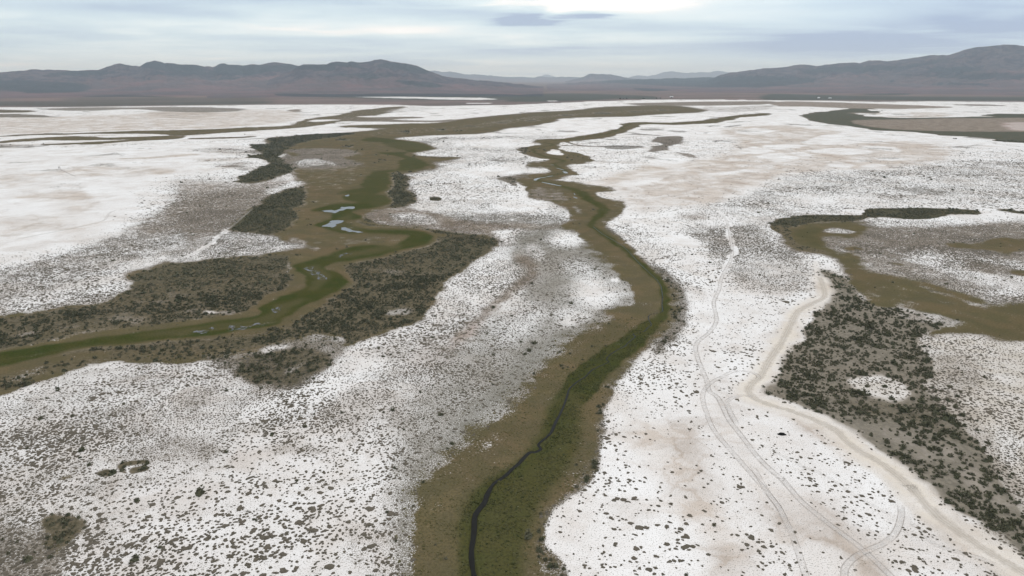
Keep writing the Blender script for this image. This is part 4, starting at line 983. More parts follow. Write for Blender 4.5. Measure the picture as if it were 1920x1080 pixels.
    km = soft(ch['K'], mth(nt, 'ADD', mth(nt, 'MULTIPLY', nA, 0.45), mth(nt, 'MULTIPLY', nE, 0.55)), 1.7, 0.10)
    km = mth(nt, 'MULTIPLY', km, mth(nt, 'SUBTRACT', 1.0, mth(nt, 'MULTIPLY', nf, 0.55)))
    c = mixc(nt, km, c, kd)
    # green sedge
    gn = mixc(nt, sstep(nt, nH, 0.35, 0.65), (0.029, 0.045, 0.008), (0.048, 0.053, 0.012))
    gn = mixc(nt, mth(nt, 'MULTIPLY', sstep(nt, nA, 0.42, 0.58), 0.5), gn, (0.070, 0.062, 0.022))
    gn = mixc(nt, mth(nt, 'MULTIPLY', sstep(nt, nB, 0.42, 0.62), 0.6), gn, (0.018, 0.022, 0.009))
    gn = mixc(nt, mth(nt, 'MULTIPLY', sstep(nt, nG, 0.5, 0.66), 0.3), gn, (0.10, 0.09, 0.042))
    nm_ = mth(nt, 'MULTIPLY', ch['N'], mth(nt, 'ADD', 0.7, mth(nt, 'MULTIPLY', nA, 0.6)))
    c = mixc(nt, mth(nt, 'MINIMUM', nm_, 1.0), c, gn)
    # desert
    d1 = mixc(nt, sstep(nt, nD, 0.38, 0.62), (0.170, 0.124, 0.113), (0.122, 0.100, 0.090))
    d1 = mixc(nt, mth(nt, 'MULTIPLY', sstep(nt, nC, 0.4, 0.7), 0.35), d1, (0.10, 0.095, 0.075))
    d1 = mixc(nt, mth(nt, 'MULTIPLY', ch['F'], 0.9), d1, (0.062, 0.068, 0.055))
    c = mixc(nt, ch['D'], c, d1)
    nt.links.new(c, b.inputs['Base Color'])
    # crust and grass relief
    bump = N(nt, 'ShaderNodeBump')
    bump.inputs['Strength'].default_value = 0.5
    bump.inputs['Distance'].default_value = 0.35
    nt.links.new(mth(nt, 'ADD', mth(nt, 'MULTIPLY', nE, 1.0), mth(nt, 'ADD', mth(nt, 'MULTIPLY', nB, 0.5), mth(nt, 'MULTIPLY', nG, 0.12))), bump.inputs['Height'])
    L(nt, bump, 0, b, 'Normal')
    b.inputs['Roughness'].default_value = 0.5
    sp = mth(nt, 'MAXIMUM', mth(nt, 'SUBTRACT', 1.0, mth(nt, 'ADD', mth(nt, 'MULTIPLY', mth(nt, 'ADD', vt, mth(nt, 'ADD', ch['D'], ch['B'])), 2.0), mth(nt, 'MULTIPLY', g, 0.9))), 0.0)
    sp = mth(nt, 'MULTIPLY', mth(nt, 'MULTIPLY', sp, 0.26), mth(nt, 'SUBTRACT', 1.0, mth(nt, 'MULTIPLY', tm, 0.7), None, True))
    nt.links.new(sp, b.inputs['Specular IOR Level'])
    return m


def plant_mat(name, c1, c2, c3=None, sc=2.5):
    m, nt, b = new_mat(name)
    tc = N(nt, 'ShaderNodeTexCoord')
    n = noise(nt, tc.outputs['Object'], sc, 3, 0.6)
    a = N(nt, 'ShaderNodeAttribute', attribute_name='tone')
    c = mixc(nt, sstep(nt, n, 0.35, 0.65), c1, c2)
    c = mixc(nt, a.outputs['Fac'], c, c3 or c2)
    nt.links.new(c, b.inputs['Base Color'])
    return m


def water_mat(name, base, rough, muddy=0.0, spec=0.5):
    m, nt, b = new_mat(name)
    tc = N(nt, 'ShaderNodeTexCoord')
    n = noise(nt, tc.outputs['Object'], 1.5, 3, 0.5)
    b.inputs['Base Color'].default_value = (*base, 1)
    b.inputs['Roughness'].default_value = rough
    b.inputs['Specular IOR Level'].default_value = spec
    b.inputs['IOR'].default_value = 1.33
    bump = N(nt, 'ShaderNodeBump')
    bump.inputs['Strength'].default_value = 0.12
    bump.inputs['Distance'].default_value = 0.05
    nt.links.new(n, bump.inputs['Height'])
    L(nt, bump, 0, b, 'Normal')
    if muddy:
        al = sstep(nt, noise(nt, tc.outputs['Object'], 0.35, 6, 0.65), 0.40, 0.52)
        nt.links.new(mth(nt, 'SUBTRACT', 1.0, al), b.inputs['Alpha'])
    return m


def track_mat():
    m, nt, b = new_mat('wheel_ruts')
    tc = N(nt, 'ShaderNodeTexCoord')
    P = tc.outputs['Object']
    cr = N(nt, 'ShaderNodeAttribute', attribute_name='cross').outputs['Fac']
    al = N(nt, 'ShaderNodeAttribute', attribute_name='fade').outputs['Fac']
    hw = N(nt, 'ShaderNodeAttribute', attribute_name='half').outputs['Fac']
    n1 = noise(nt, P, 0.6, 5, 0.6)
    n2 = noise(nt, P, 0.12, 4, 0.6)
    ac = mth(nt, 'ABSOLUTE', mth(nt, 'ADD', cr, mth(nt, 'MULTIPLY', mth(nt, 'SUBTRACT', n2, 0.5), 0.25)))
    d = mth(nt, 'ABSOLUTE', mth(nt, 'SUBTRACT', ac, 0.85))
    rut = mth(nt, 'SUBTRACT', 1.0, sstep(nt, d, 0.05, 0.24))
    edge = mth(nt, 'SUBTRACT', 1.0, sstep(nt, mth(nt, 'DIVIDE', mth(nt, 'ABSOLUTE', cr), hw), 0.55, 1.0))
    wide = mth(nt, 'MULTIPLY', edge, mth(nt, 'MULTIPLY', sstep(nt, n1, 0.3, 0.7), 0.55))
    a = mth(nt, 'MAXIMUM', mth(nt, 'MULTIPLY', rut, mth(nt, 'MULTIPLY', sstep(nt, mth(nt, 'ADD', n2, mth(nt, 'MULTIPLY', n1, 0.4)), 0.46, 0.86), 0.7)), wide)
    a = mth(nt, 'MULTIPLY', mth(nt, 'MULTIPLY', a, al), edge)
    c = mixc(nt, rut, mixc(nt, n1, (0.58, 0.55, 0.53), (0.67, 0.645, 0.625)), mixc(nt, n1, (0.24, 0.21, 0.185), (0.36, 0.32, 0.29)))
    nt.links.new(c, b.inputs['Base Color'])
    nt.links.new(a, b.inputs['Alpha'])
    return m


def road_mat():
    m, nt, b = new_mat('sand_road')
    tc = N(nt, 'ShaderNodeTexCoord')
    P = tc.outputs['Object']
    cr = N(nt, 'ShaderNodeAttribute', attribute_name='cross').outputs['Fac']
    hw = N(nt, 'ShaderNodeAttribute', attribute_name='half').outputs['Fac']
    n1 = noise(nt, P, 0.5, 6, 0.62)
    n2 = noise(nt, P, 0.05, 3, 0.6)
    u = mth(nt, 'ADD', mth(nt, 'DIVIDE', cr, hw), mth(nt, 'MULTIPLY', mth(nt, 'SUBTRACT', n2, 0.5), 0.9))
    w = mth(nt, 'SINE', mth(nt, 'MULTIPLY', u, 17.0))
    c = mixc(nt, sstep(nt, n1, 0.3, 0.7), (0.50, 0.45, 0.395), (0.60, 0.555, 0.50))
    c = mixc(nt, mth(nt, 'MULTIPLY', sstep(nt, mth(nt, 'ADD', w, mth(nt, 'SUBTRACT', n1, 0.5)), 0.3, 0.95), 0.45), c, (0.40, 0.345, 0.285))
    c = mixc(nt, mth(nt, 'MULTIPLY', sstep(nt, mth(nt, 'MULTIPLY', w, -1.0), 0.5, 1.0), 0.4), c, (0.70, 0.65, 0.58))
    nt.links.new(c, b.inputs['Base Color'])
    e = mth(nt, 'ADD', mth(nt, 'ABSOLUTE', mth(nt, 'DIVIDE', cr, hw)), mth(nt, 'MULTIPLY', mth(nt, 'SUBTRACT', n1, 0.5), 0.9))
    nt.links.new(mth(nt, 'MULTIPLY', mth(nt, 'SUBTRACT', 1.0, sstep(nt, e, 0.20, 0.95)), 0.5), b.inputs['Alpha'])
    return m


def hill_mat():
    m, nt, b = new_mat('desert_hill')
    tc = N(nt, 'ShaderNodeTexCoord')
    P = tc.outputs['Object']
    a = N(nt, 'ShaderNodeAttribute', attribute_name='wood').outputs['Fac']
    geo = N(nt, 'ShaderNodeNewGeometry')
    sep = N(nt, 'ShaderNodeSeparateXYZ')
    L(nt, geo, 'Normal', sep, 0)
    n1 = noise(nt, P, 0.0016, 7, 0.6)
    n2 = noise(nt, P, 0.009, 6, 0.65)
    c = mixc(nt, sstep(nt, n1, 0.36, 0.62), (0.135, 0.082, 0.082), (0.078, 0.064, 0.066))
    c = mixc(nt, mth(nt, 'MULTIPLY', sstep(nt, n2, 0.48, 0.60), 0.45), c, (0.06, 0.052, 0.050))
    c = mixc(nt, mth(nt, 'MULTIPLY', sstep(nt, sep.outputs[2], 0.97, 0.80), 0.4), c, (0.12, 0.10, 0.09))
    rk = N(nt, 'ShaderNodeAttribute', attribute_name='rock').outputs['Fac']
    rc = mixc(nt, sstep(nt, n2, 0.42, 0.56), (0.085, 0.068, 0.072), (0.032, 0.032, 0.040))
    c = mixc(nt, mth(nt, 'MULTIPLY', sstep(nt, mth(nt, 'ADD', rk, mth(nt, 'MULTIPLY', mth(nt, 'SUBTRACT', n2, 0.5), 1.5)), 0.35, 0.75), 0.85), c, rc)
    wv = mth(nt, 'ADD', a, mth(nt, 'MULTIPLY', mth(nt, 'SUBTRACT', n2, 0.5), mth(nt, 'ADD', 0.15, mth(nt, 'MULTIPLY', a, 1.4))))
    c = mixc(nt, mth(nt, 'MULTIPLY', sstep(nt, wv, 0.18, 0.55), 0.92), c, (0.028, 0.034, 0.036))
    nt.links.new(c, b.inputs['Base Color'])
    bump = N(nt, 'ShaderNodeBump')
    bump.inputs['Strength'].default_value = 0.7
    bump.inputs['Distance'].default_value = 60.0
    nt.links.new(n2, bump.inputs['Height'])
    L(nt, bump, 0, b, 'Normal')
    return m


MAT_GROUND = ground_mat()
MAT_HILL = hill_mat()
MAT_TRACK = track_mat()
MAT_ROAD = road_mat()
MAT_TUFT = plant_mat('tuft_leaves', (0.070, 0.062, 0.047), (0.10, 0.088, 0.069), (0.135, 0.112, 0.088))
MAT_SHRUB = plant_mat('shrub_leaves', (0.052, 0.056, 0.032), (0.085, 0.085, 0.052), (0.115, 0.105, 0.07))
MAT_SEDGE = plant_mat('sedge_leaves', (0.030, 0.038, 0.012), (0.050, 0.052, 0.019), (0.115, 0.098, 0.046))
MAT_CREEK = water_mat('creek_water', (0.008, 0.008, 0.007), 0.08, spec=0.12)
MAT_POND = water_mat('pond_water', (0.10, 0.10, 0.10), 0.2)


CREEK = z(860, 480, 4, [(1545, 230), (1500, 190), (1530, 300), (1525, 360), (1530, 410), (1480, 425), (1430, 440), (1425, 470), (1445, 510), (1420, 530), (1390, 560), (1310, 580), (1325, 600), (1290, 630), (1265, 650), (1250, 670), (1190, 700), (1130, 740), (1110, 770), (1125, 790), (1060, 820), (1000, 850), (950, 900), (900, 930), (850, 970), (825, 1000), (815, 1040)]) \
    + [(1058, 757), (1050, 775), (1042, 790), (1034, 808), (1026, 817), (1010, 831), (1014, 840), (1004, 846), (993, 847), (982, 857), (972, 868), (960, 878), (948, 890), (936, 898), (924, 907), (914, 925), (908, 941), (896, 956), (890, 968), (889, 991), (887, 1010), (884, 1030), (885, 1055), (889, 1080), (893, 1120), (898, 1200), (890, 1300), (900, 1395)]
CREEK = CREEK[2:]
CW = []
for i, (x, y) in enumerate(CREEK):
    CW.append(float(np.interp(y, [560, 640, 700, 740, 790, 830, 850, 880, 910, 960, 1000, 1060, 1400], [0.3, 0.3, 0.4, 0.6, 0.75, 0.7, 0.9, 0.95, 1.1, 1.4, 1.15, 1.0, 1.0])))


# ------------------------------------------------------------------ ground: one sheet to the horizon
def build_ground():
    rows = [0.0, 8, 20, 35, 50, 65, 78]
    for py in np.concatenate([np.arange(1450, 420, -1.7), np.arange(420, 290, -1.15), np.arange(290, 166, -0.62)]):
        rows.append(H / math.tan(PITCH + math.atan((py - 540) / F)))
    rr = rows[-1]
    while rr < 42000 / 1.045:
        rr *= 1.045
        rows.append(rr)
    r = np.array(rows[1:])
    fine = np.radians(np.arange(-45.0, 45.001, 0.068))
    left = np.radians(np.linspace(-180, -45, 34)[:-1])
    right = np.radians(np.linspace(45, 180, 34)[1:-1])
    a = np.concatenate([left, fine, right])
    A, R = np.meshgrid(a, r)
    x, y = (R * np.sin(A)).ravel(), (R * np.cos(A)).ravel()
    nr, na = len(r), len(a)
    zz = np.zeros_like(x)
    near = R.ravel() < 1500
    zz[near] = 0.06 * fbm(x[near], y[near], 14.0, 4, 3)
    sel = np.where((R.ravel() < 420) & (np.abs(x) < 160) & (y > 0))[0]
    C = catmull(np.array(back(*np.array(CREEK).T)).T, False, 5)
    wv = np.interp(np.linspace(0, len(CW) - 1, len(C)), range(len(CW)), CW)
    best = np.full(len(sel), 9.0)
    for i in range(len(C) - 1):
        a_, b_ = C[i], C[i + 1]
        ab = b_ - a_
        t = np.clip(((x[sel] - a_[0]) * ab[0] + (y[sel] - a_[1]) * ab[1]) / max(ab @ ab, 1e-9), 0, 1)
        d = np.hypot(x[sel] - a_[0] - t * ab[0], y[sel] - a_[1] - t * ab[1]) - wv[i] / 2
        np.minimum(best, d, out=best)
    k = np.clip(1 - best / 0.7, 0, 1)
    zz[sel] -= 0.55 * k * k * (3 - 2 * k)
    V = np.stack([x, y, zz], 1)
    V = np.vstack([[0, 0, 0], V])
    i, j = np.meshgrid(np.arange(nr - 1), np.arange(na), indexing='ij')
    j2 = (j + 1) % na
    q = np.stack([1 + i * na + j, 1 + (i + 1) * na + j, 1 + (i + 1) * na + j2, 1 + i * na + j2], -1).reshape(-1, 4)[:, ::-1]
    jj = np.arange(na)
    t = np.stack([np.zeros(na, int), 1 + (jj + 1) % na, 1 + jj], 1)
    me = mesh_from('ground', V, [q, t])
    c = cover(V[:, 0], V[:, 1])
    attr4(me, 'cov_a', c['G'], c['T'], c['O'], c['N'])
    attr4(me, 'cov_b', c['K'], c['R'], c['D'], c['B'])
    attr4(me, 'cov_c', c['F'], c['W'], c['V'], c['E'])
    rad = np.hypot(V[:, 0], V[:, 1])
    attr1(me, 'far', np.clip((rad - 650) / 500, 0, 1))       # beyond here plants are only ground texture
    attr1(me, 'near', np.clip((620 - rad) / 200, 0, 1))      # where plants are modelled one by one
    return link('ground', me, MAT_GROUND, kind='structure', label='flat white salt pan with brown and green marsh strips')


build_ground()


# ------------------------------------------------------------------ hills and mountains
def hills(name, prof, R, front, backw, rough, seed, label, lo=None, power=2.0, step=1.5, nv=60):
    px = np.array([p[0] for p in prof], float)
    py = np.array([p[1] for p in prof], float)
    u = np.arange(px[0], px[-1] + 0.1, step)
    pyu = np.interp(u, px, py) + fbm(u, u * 0, 13.0, 5, seed + 5, 0.62) * 1.5
    a, b, c = ray(u, pyu)
    hd = np.hypot(a, b)
    zr = np.maximum(H + R * c / hd, -20)
    az = np.arctan2(a, b)
    v = np.concatenate([np.linspace(0, 1, nv), 1 + np.linspace(0, 1, 12)[1:]])
    U, Vv = np.meshgrid(az, v)
    ZR = np.broadcast_to(zr, U.shape)
    fr = Vv <= 1
    Rr = np.where(fr, R - front * (1 - Vv), R + backw * (Vv - 1))
    x, y = Rr * np.sin(U), Rr * np.cos(U)
    base = np.where(fr, 0.16 * np.clip(Vv, 0, 1) ** 1.3 + 0.84 * np.clip((Vv - .35) / .65, 0, 1) ** (power + .3), np.clip(1 - (Vv - 1), 0, 1) ** 1.3)
    lam = R * 0.07
    g = 1 - np.abs(fbm(x, y, lam, 5, seed)) * 2.2
    env = np.where(fr, np.clip(Vv, 0, 1) ** 2.6 * (1 - np.clip(Vv, 0, 1) ** 5), 0.6 * np.clip(1 - (Vv - 1), 0, 1) * np.clip((Vv - 1) * 4, 0, 1))
    zz = ZR * base + (g - 0.45) * env * 1.7 * rough * np.maximum(ZR, 15)
    # keep the crest line the highest as seen from a distance
    zz = np.where(fr & (Vv < 1), np.minimum(zz, (ZR - H) * np.where(ZR > H, Rr / R * 0.985, 1.0) + H), zz)
    zz = np.where(Vv == 0, -3, zz)
    zz = np.where(Vv == 2, -5, zz)
    X = np.stack([x, y, zz], -1).reshape(-1, 3)
    nu = len(u)
    i, j = np.meshgrid(np.arange(len(v) - 1), np.arange(nu - 1), indexing='ij')
    q = np.stack([i * nu + j, i * nu + j + 1, (i + 1) * nu + j + 1, (i + 1) * nu + j], -1).reshape(-1, 4)
    me = mesh_from(name, X, [q])
    pp = project(X[:, 0], X[:, 1], X[:, 2])
    attr1(me, 'wood', sample(*pp, ['F'])['F'])
    attr1(me, 'rock', np.clip((np.clip(zz, 0, None) / np.maximum(ZR, 25.0) - .28) / .3, 0, 1).ravel())
    return link(name, me, MAT_HILL, kind='structure', label=label)


hills('mountain_ridge', [(-400, 142), (-200, 138), (0, 135), (45, 133), (60, 130.5), (110, 131.5), (150, 132.5), (185, 131), (200, 125), (208, 124), (215, 120), (225, 118), (232, 120), (245, 123), (262, 124.5), (275, 117), (290, 113), (300, 115), (308, 118), (313, 117), (330, 120), (370, 122), (385, 124), (390, 123), (400, 125), (412, 120), (420, 119), (430, 121), (455, 122.5), (465, 122), (472, 120), (485, 122), (500, 119), (512, 117), (525, 118), (545, 121), (560, 123), (600, 127), (650, 140), (700, 158), (720, 162)],
      9500, 4300, 1800, 0.42, 11, 'row of low dark hills at the far left', power=2.6)
hills('mountain', [(380, 168), (430, 162), (500, 152), (545, 134), (560, 124), (570, 120), (590, 121), (612, 121), (620, 117), (630, 115.5), (650, 117), (658, 115), (670, 117), (690, 116), (700, 113), (715, 110.5), (730, 114), (750, 118), (765, 120), (782, 124), (800, 131), (822, 139), (830, 143), (860, 147), (920, 152), (960, 156), (1020, 163)],
      8200, 3600, 1500, 0.42, 23, 'broad brown mountain left of the middle', power=2.3)
hills('far_ridge', [(760, 150), (790, 140), (805, 133), (815, 132.5), (830, 135), (845, 134), (870, 139), (890, 139), (905, 141), (930, 143), (960, 144.2), (1000, 145), (1010, 143.5), (1030, 144.2), (1050, 143.8), (1090, 145), (1110, 144.2), (1150, 147), (1200, 147.5), (1300, 149.5)],
      24000, 6000, 2500, 0.3, 31, 'thin blue ridge on the horizon beyond the brown mountain')
hills('mesa', [(1060, 152), (1085, 147), (1095, 144), (1104, 139), (1110, 138), (1145, 139.5), (1160, 142), (1180, 147), (1210, 149), (1260, 152)],
      17000, 2500, 1800, 0.2, 37, 'flat-topped blue mesa on the horizon')
hills('far_peak', [(995, 149), (1005, 145), (1015, 141.5), (1022, 139.8), (1035, 141.5), (1045, 145), (1060, 149)],
      37000, 4000, 2000, 0.2, 41, 'faintest pale peak on the horizon')
hills('blue_ridge', [(1150, 152), (1170, 148), (1185, 144), (1195, 141), (1205, 142), (1215, 143), (1230, 140), (1245, 134.5), (1262, 134), (1285, 136.5), (1305, 136), (1312, 134.5), (1330, 135), (1345, 133), (1365, 136), (1400, 138), (1500, 142)],
      30000, 6000, 3000, 0.3, 43, 'pale blue ridge right of the mesa')
hills('plateau', [(1000, 160), (1050, 157), (1110, 152.5), (1160, 150), (1250, 147), (1330, 145), (1400, 142), (1500, 140), (1700, 137), (2000, 134), (2300, 135)],
      12500, 6000, 2000, 0.25, 47, 'low dark bench in front of the blue ridges', power=1.6)
hills('mountain_range', [(1290, 158), (1330, 149), (1350, 141), (1370, 136), (1400, 133), (1430, 128.5), (1450, 127), (1475, 125), (1490, 122), (1508, 120.5), (1530, 123.5), (1550, 121), (1560, 119.5), (1600, 118), (1612, 118.5), (1630, 113.5), (1640, 113), (1665, 115), (1685, 112), (1720, 107), (1745, 103), (1775, 103.5), (1795, 98), (1815, 91), (1840, 88), (1860, 86.5), (1880, 84), (1900, 83.5), (1920, 86), (1960, 84), (2050, 90), (2200, 100), (2500, 130)],
      10800, 4800, 3000, 0.36, 53, 'long mountain range rising to the right edge', power=2.5)


# ------------------------------------------------------------------ ribbons on the ground: road, tracks, creek
def ribbon(name, pts, width, mat, zoff, label, fade=1.0, nseg=8, kind='structure', extend=0, nacross=4, jitter=0.0, seed=0):
    P = np.array([p[:2] for p in pts], float)
    gx, gy = back(P[:, 0], P[:, 1])
    G = catmull(np.stack([gx, gy], 1), closed=False, n=nseg)
    w = np.interp(np.linspace(0, len(P) - 1, len(G)), range(len(P)), width if hasattr(width, '__len__') else [width] * len(P))
    if jitter:
        w = w * (1 + jitter * fbm(np.arange(len(G)) * 1.0, np.zeros(len(G)), 5.0, 3, seed))
    t = np.gradient(G, axis=0)
    ln = np.maximum(np.hypot(t[:, 0], t[:, 1]), 1e-6)
    nx, ny = -t[:, 1] / ln, t[:, 0] / ln
    s = np.linspace(-1, 1, nacross + 1)
    X = G[:, None, 0] + nx[:, None] * w[:, None] / 2 * s
    Y = G[:, None, 1] + ny[:, None] * w[:, None] / 2 * s
    Z = 0.06 * fbm(X, Y, 14.0, 4, 3) + zoff
    V = np.stack([X, Y, Z], -1).reshape(-1, 3)
    n = len(s)
    i, j = np.meshgrid(np.arange(len(G) - 1), np.arange(n - 1), indexing='ij')
    q = np.stack([i * n + j, (i + 1) * n + j, (i + 1) * n + j + 1, i * n + j + 1], -1).reshape(-1, 4)
    me = mesh_from(name, V, [q])
    attr1(me, 'cross', (w[:, None] / 2 * s).ravel())
    attr1(me, 'half', np.repeat(w / 2, n))
    k = np.arange(len(G)) / (len(G) - 1)
    f = fade * np.clip(np.minimum(k, 1 - k) * 14 + 0.05, 0, 1)
    attr1(me, 'fade', np.repeat(f, n))
    return link(name, me, mat, kind=kind, label=label)


ribbon('dirt_road', ROAD, [4.8] * len(ROAD), MAT_ROAD, 0.03, 'pale sandy road along the edge of the dark shrubs', nacross=8, jitter=.3, seed=3)
TL = ['two-rut dirt track winding down the salt flat', 'looping tyre track joining the road', 'small hooked tyre track beside the road',
      'curved double tyre mark at the lower right', 'thin straight tyre line on the salt', 'short tyre track near the road', 'old faint tyre track on mud',
      'pale track crossing the tufts at the left', 'faint curved tyre track on the left salt pan']
for k, (pts, wid, nm, fd) in enumerate(TRACKS):
    ribbon(nm, pts, wid, MAT_TRACK, 0.036 + 0.006 * k, TL[k], fade=fd)
ribbon('tyre_track', [(111.5, 317), (118, 320), (128, 325), (136, 328.5), (143, 330.5)], 3.0, MAT_TRACK, 0.03, 'short dark mark behind two posts', fade=1.3)

ribbon('creek', CREEK, [w * 1.15 + .1 for w in CW], MAT_CREEK, -0.34, 'narrow dark creek winding through the green sedge', nseg=6, jitter=0.35, seed=5)
ribbon('creek', [(1112, 425), (1126, 436), (1142, 446), (1160, 456), (1175, 468), (1188, 482), (1200, 495), (1214, 508), (1226, 519), (1238, 534), (1241, 545), (1242, 556)], 0.4, MAT_CREEK, 0.04, 'thin dark upper reach of the creek', nseg=6, jitter=.3, seed=9)
for nm, pts, w in (('far bright reach of the stream, in its leftmost bend', [(1003, 338.5), (1006, 335.5), (1012, 333.8), (1023, 332.6)], [3.5, 5, 4, 2.5]),
                   ('long bright reach below the leftmost bend', [(1016, 341.5), (1028, 344), (1040, 346.5), (1052, 348.8)], [2.5, 3.5, 4, 2.5]),
                   ('tiny bright reach above the leftmost bend', [(1024, 331.5), (1031, 330.5), (1037, 329.6)], [1.5, 3, 1.5]),
                   ('thin bright reach on the right bank', [(1043, 315), (1050, 316.8), (1058, 319.2)], [1.5, 2, 1.5]),
                   ('short bright pool on the right bank', [(1057, 321.5), (1060, 323), (1062, 325)], [4, 5, 4]),
                   ('smallest bright pool far up the stream', [(1032, 309.2), (1038, 309.3)], [2.5, 2.5]),
                   ('short bright pool in the green bend', [(1075, 369), (1079, 370.5), (1082, 372)], [1.6, 2.4, 1.6]),
                   ('bright dot of water above the green bend', [(1076.5, 363), (1078, 365)], [1.2, 1.2])):
    ribbon('stream_water', pts, w, MAT_POND, 0.06, nm, jitter=.2)


def pond(pts, label, name='pond', mat=None, amp=0.16, lam=3.0):
    P = catmull(pts, True, 10)
    gx, gy = back(P[:, 0], P[:, 1])
    dx, dy = fbm(gx, gy, 9.0, 4, 71), fbm(gx, gy, 9.0, 4, 87)
    gx = gx + dx * 4.5
    gy = gy + dy * 7.0
    n = len(gx)
    V = np.stack([gx, gy, np.full(n, 0.10)], 1)
    me = bpy.data.meshes.new(name)
    me.from_pydata([tuple(v) for v in V], [], [tuple(range(n))])
    return link(name, me, mat or MAT_POND, kind='structure', label=label)


pond([(594, 396.5), (606, 394), (620, 393), (632, 393.5), (638, 389), (650, 387), (667, 387.5), (664, 391), (652, 392.5), (645, 395), (634, 397), (630, 399.5), (618, 398.2), (606, 397.5)], 'largest pale pond in the marsh channel')
pond([(607, 424), (614, 419), (618, 414), (630, 413), (641, 412.3), (640, 416), (632, 419), (627, 422), (625, 427), (616, 425.5)], 'pale pond below the largest one')
pond([(637, 428), (646, 427), (655, 431), (668, 433), (687, 435), (672, 436.5), (655, 435), (645, 432)], 'long pale pool at the marsh bend')
pond([(648, 365.5), (652, 364.8), (657, 366), (656, 368), (649, 368)], 'smallest pale pool in the upper marsh')
MAT_WET = water_mat('wet_mud', (0.09, 0.085, 0.085), 0.22, 1.0)
pond([(577, 502), (586, 500), (594, 503), (598, 510), (608, 518), (613, 526), (600, 524), (588, 516), (580, 512)], 'shallow grey water in the lower marsh', mat=MAT_WET)
pond([(508, 582), (516, 577), (526, 577), (524, 584), (514, 586)], 'small grey pool in the lower marsh', mat=MAT_WET)
pond([(430, 612), (450, 608), (480, 606), (503, 607), (495, 611), (465, 613), (440, 616)], 'long grey pool by the marsh bend', mat=MAT_WET)
pond([(632, 484), (645, 480), (662, 478), (668, 475), (656, 476), (640, 479)], 'thin grey pool in the middle marsh', mat=MAT_WET)
pond([(360, 620), (385, 616), (405, 613), (395, 619), (370, 624)], 'grey pool in the left marsh strip', mat=MAT_WET)


# ------------------------------------------------------------------ plants
def tuft_template(nr, rg, hgt, jag):
    """a low ragged mat: apex, inner ring, outer ring on the ground"""
    a = np.linspace(0, 2 * math.pi, nr, endpoint=False)
    V = [(rg.uniform(-.15, .15), rg.uniform(-.15, .15), hgt)]
    for t in a:
        q = 0.55 * (1 + rg.uniform(-jag, jag))
        V.append((math.cos(t + .2) * q, math.sin(t + .2) * q, hgt * rg.uniform(.45, 1.05)))
    for t in a:
        q = 1.0 * (1 + rg.uniform(-jag, jag))
        V.append((math.cos(t) * q, math.sin(t) * q, -0.06))
    Fc = []
    for i in range(nr):
        k = (i + 1) % nr
        Fc += [(0, 1 + i, 1 + k), (1 + i, 1 + nr + i, 1 + nr + k), (1 + i, 1 + nr + k, 1 + k)]
    return np.array(V), np.array(Fc)


def shrub_template(nl, rg, size=0.22):
    """open ball of many small leaf faces over a dark twiggy core"""
    V, Fc = [], []
    cv, cf = tuft_template(6, rg, 0.62, .3)
    V += [tuple(v * (.72, .72, 1)) for v in cv]
    Fc += [tuple(f) for f in cf]
    lob = [(rg.uniform(-.5, .5), rg.uniform(-.5, .5), rg.uniform(.3, .6), rg.uniform(.35, .6)) for _ in range(5)]
    for _ in range(nl):
        lx, ly, lz, lr = lob[rg.integers(0, 5)]
        d = rg.normal(size=3)
        d /= np.linalg.norm(d)
        c = np.array([lx, ly, lz]) + d * lr * rg.uniform(.6, 1.05)
        c[2] = abs(c[2])
        e = rg.normal(size=3)
        e /= np.linalg.norm(e)
        f = np.cross(e, rg.normal(size=3))
        f /= max(np.linalg.norm(f), 1e-3)
        s = size * rg.uniform(.6, 1.3)
        k = len(V)
        V += [tuple(c + e * s), tuple(c - e * s * .5 + f * s * .8), tuple(c - e * s * .5 - f * s * .8)]
        Fc.append((k, k + 1, k + 2))
    return np.array(V), np.array(Fc)


def scatter_mesh(name, temps, x, y, s, hs, tone, mat, stretch=None, **props):
    Vs, Fs, Ts = [], [], []
    off = 0
    which = rng.integers(0, len(temps), len(x))
    rot = rng.uniform(0, 2 * math.pi, len(x))
    st = rng.uniform(.75, 1.35, len(x))
    for k, (tv, tf) in enumerate(temps):
        m = which == k
        if not m.any():
            continue
        n = m.sum()
        c, sn = np.cos(rot[m])[:, None], np.sin(rot[m])[:, None]
        lx, ly = tv[None, :, 0] * s[m][:, None] * st[m][:, None], tv[None, :, 1] * s[m][:, None] / st[m][:, None]
        X = x[m][:, None] + lx * c - ly * sn
        Y = y[m][:, None] + lx * sn + ly * c
        Z = tv[None, :, 2] * hs[m][:, None] + np.zeros_like(X)
        Vs.append(np.stack([X, Y, Z], -1).reshape(-1, 3))
        Fs.append((tf[None] + (np.arange(n) * len(tv))[:, None, None]).reshape(-1, 3) + off)
        Ts.append(np.repeat(tone[m], len(tv)))
        off += n * len(tv)
    me = mesh_from(name, np.vstack(Vs), [np.vstack(Fs)], smooth=False)
    attr1(me, 'tone', np.concatenate(Ts))
    return link(name, me, mat, **props)


def candidates(r0, r1, dens, amax=47.0):
    a = math.radians(amax)
    st = 1 / math.sqrt(dens)
    X, Y = np.meshgrid(np.arange(-r1 * math.sin(a), r1 * math.sin(a), st), np.arange(r0 * math.cos(a), r1, st))
    X = (X + (np.arange(X.shape[0])[:, None] % 2) * st * .5).ravel() + rng.uniform(-.42, .42, X.size) * st
    Y = Y.ravel() + rng.uniform(-.42, .42, Y.size) * st
    r = np.hypot(X, Y)
    k = (r > r0) & (r < r1) & (np.abs(np.arctan2(X, Y)) < a) & visible(X, Y)
    return X[k], Y[k]


def visible(x, y, mpx=330):
    px, py = project(x, y)
    return (px > -mpx) & (px < 1920 + mpx) & (py < 1080 + mpx * .6)


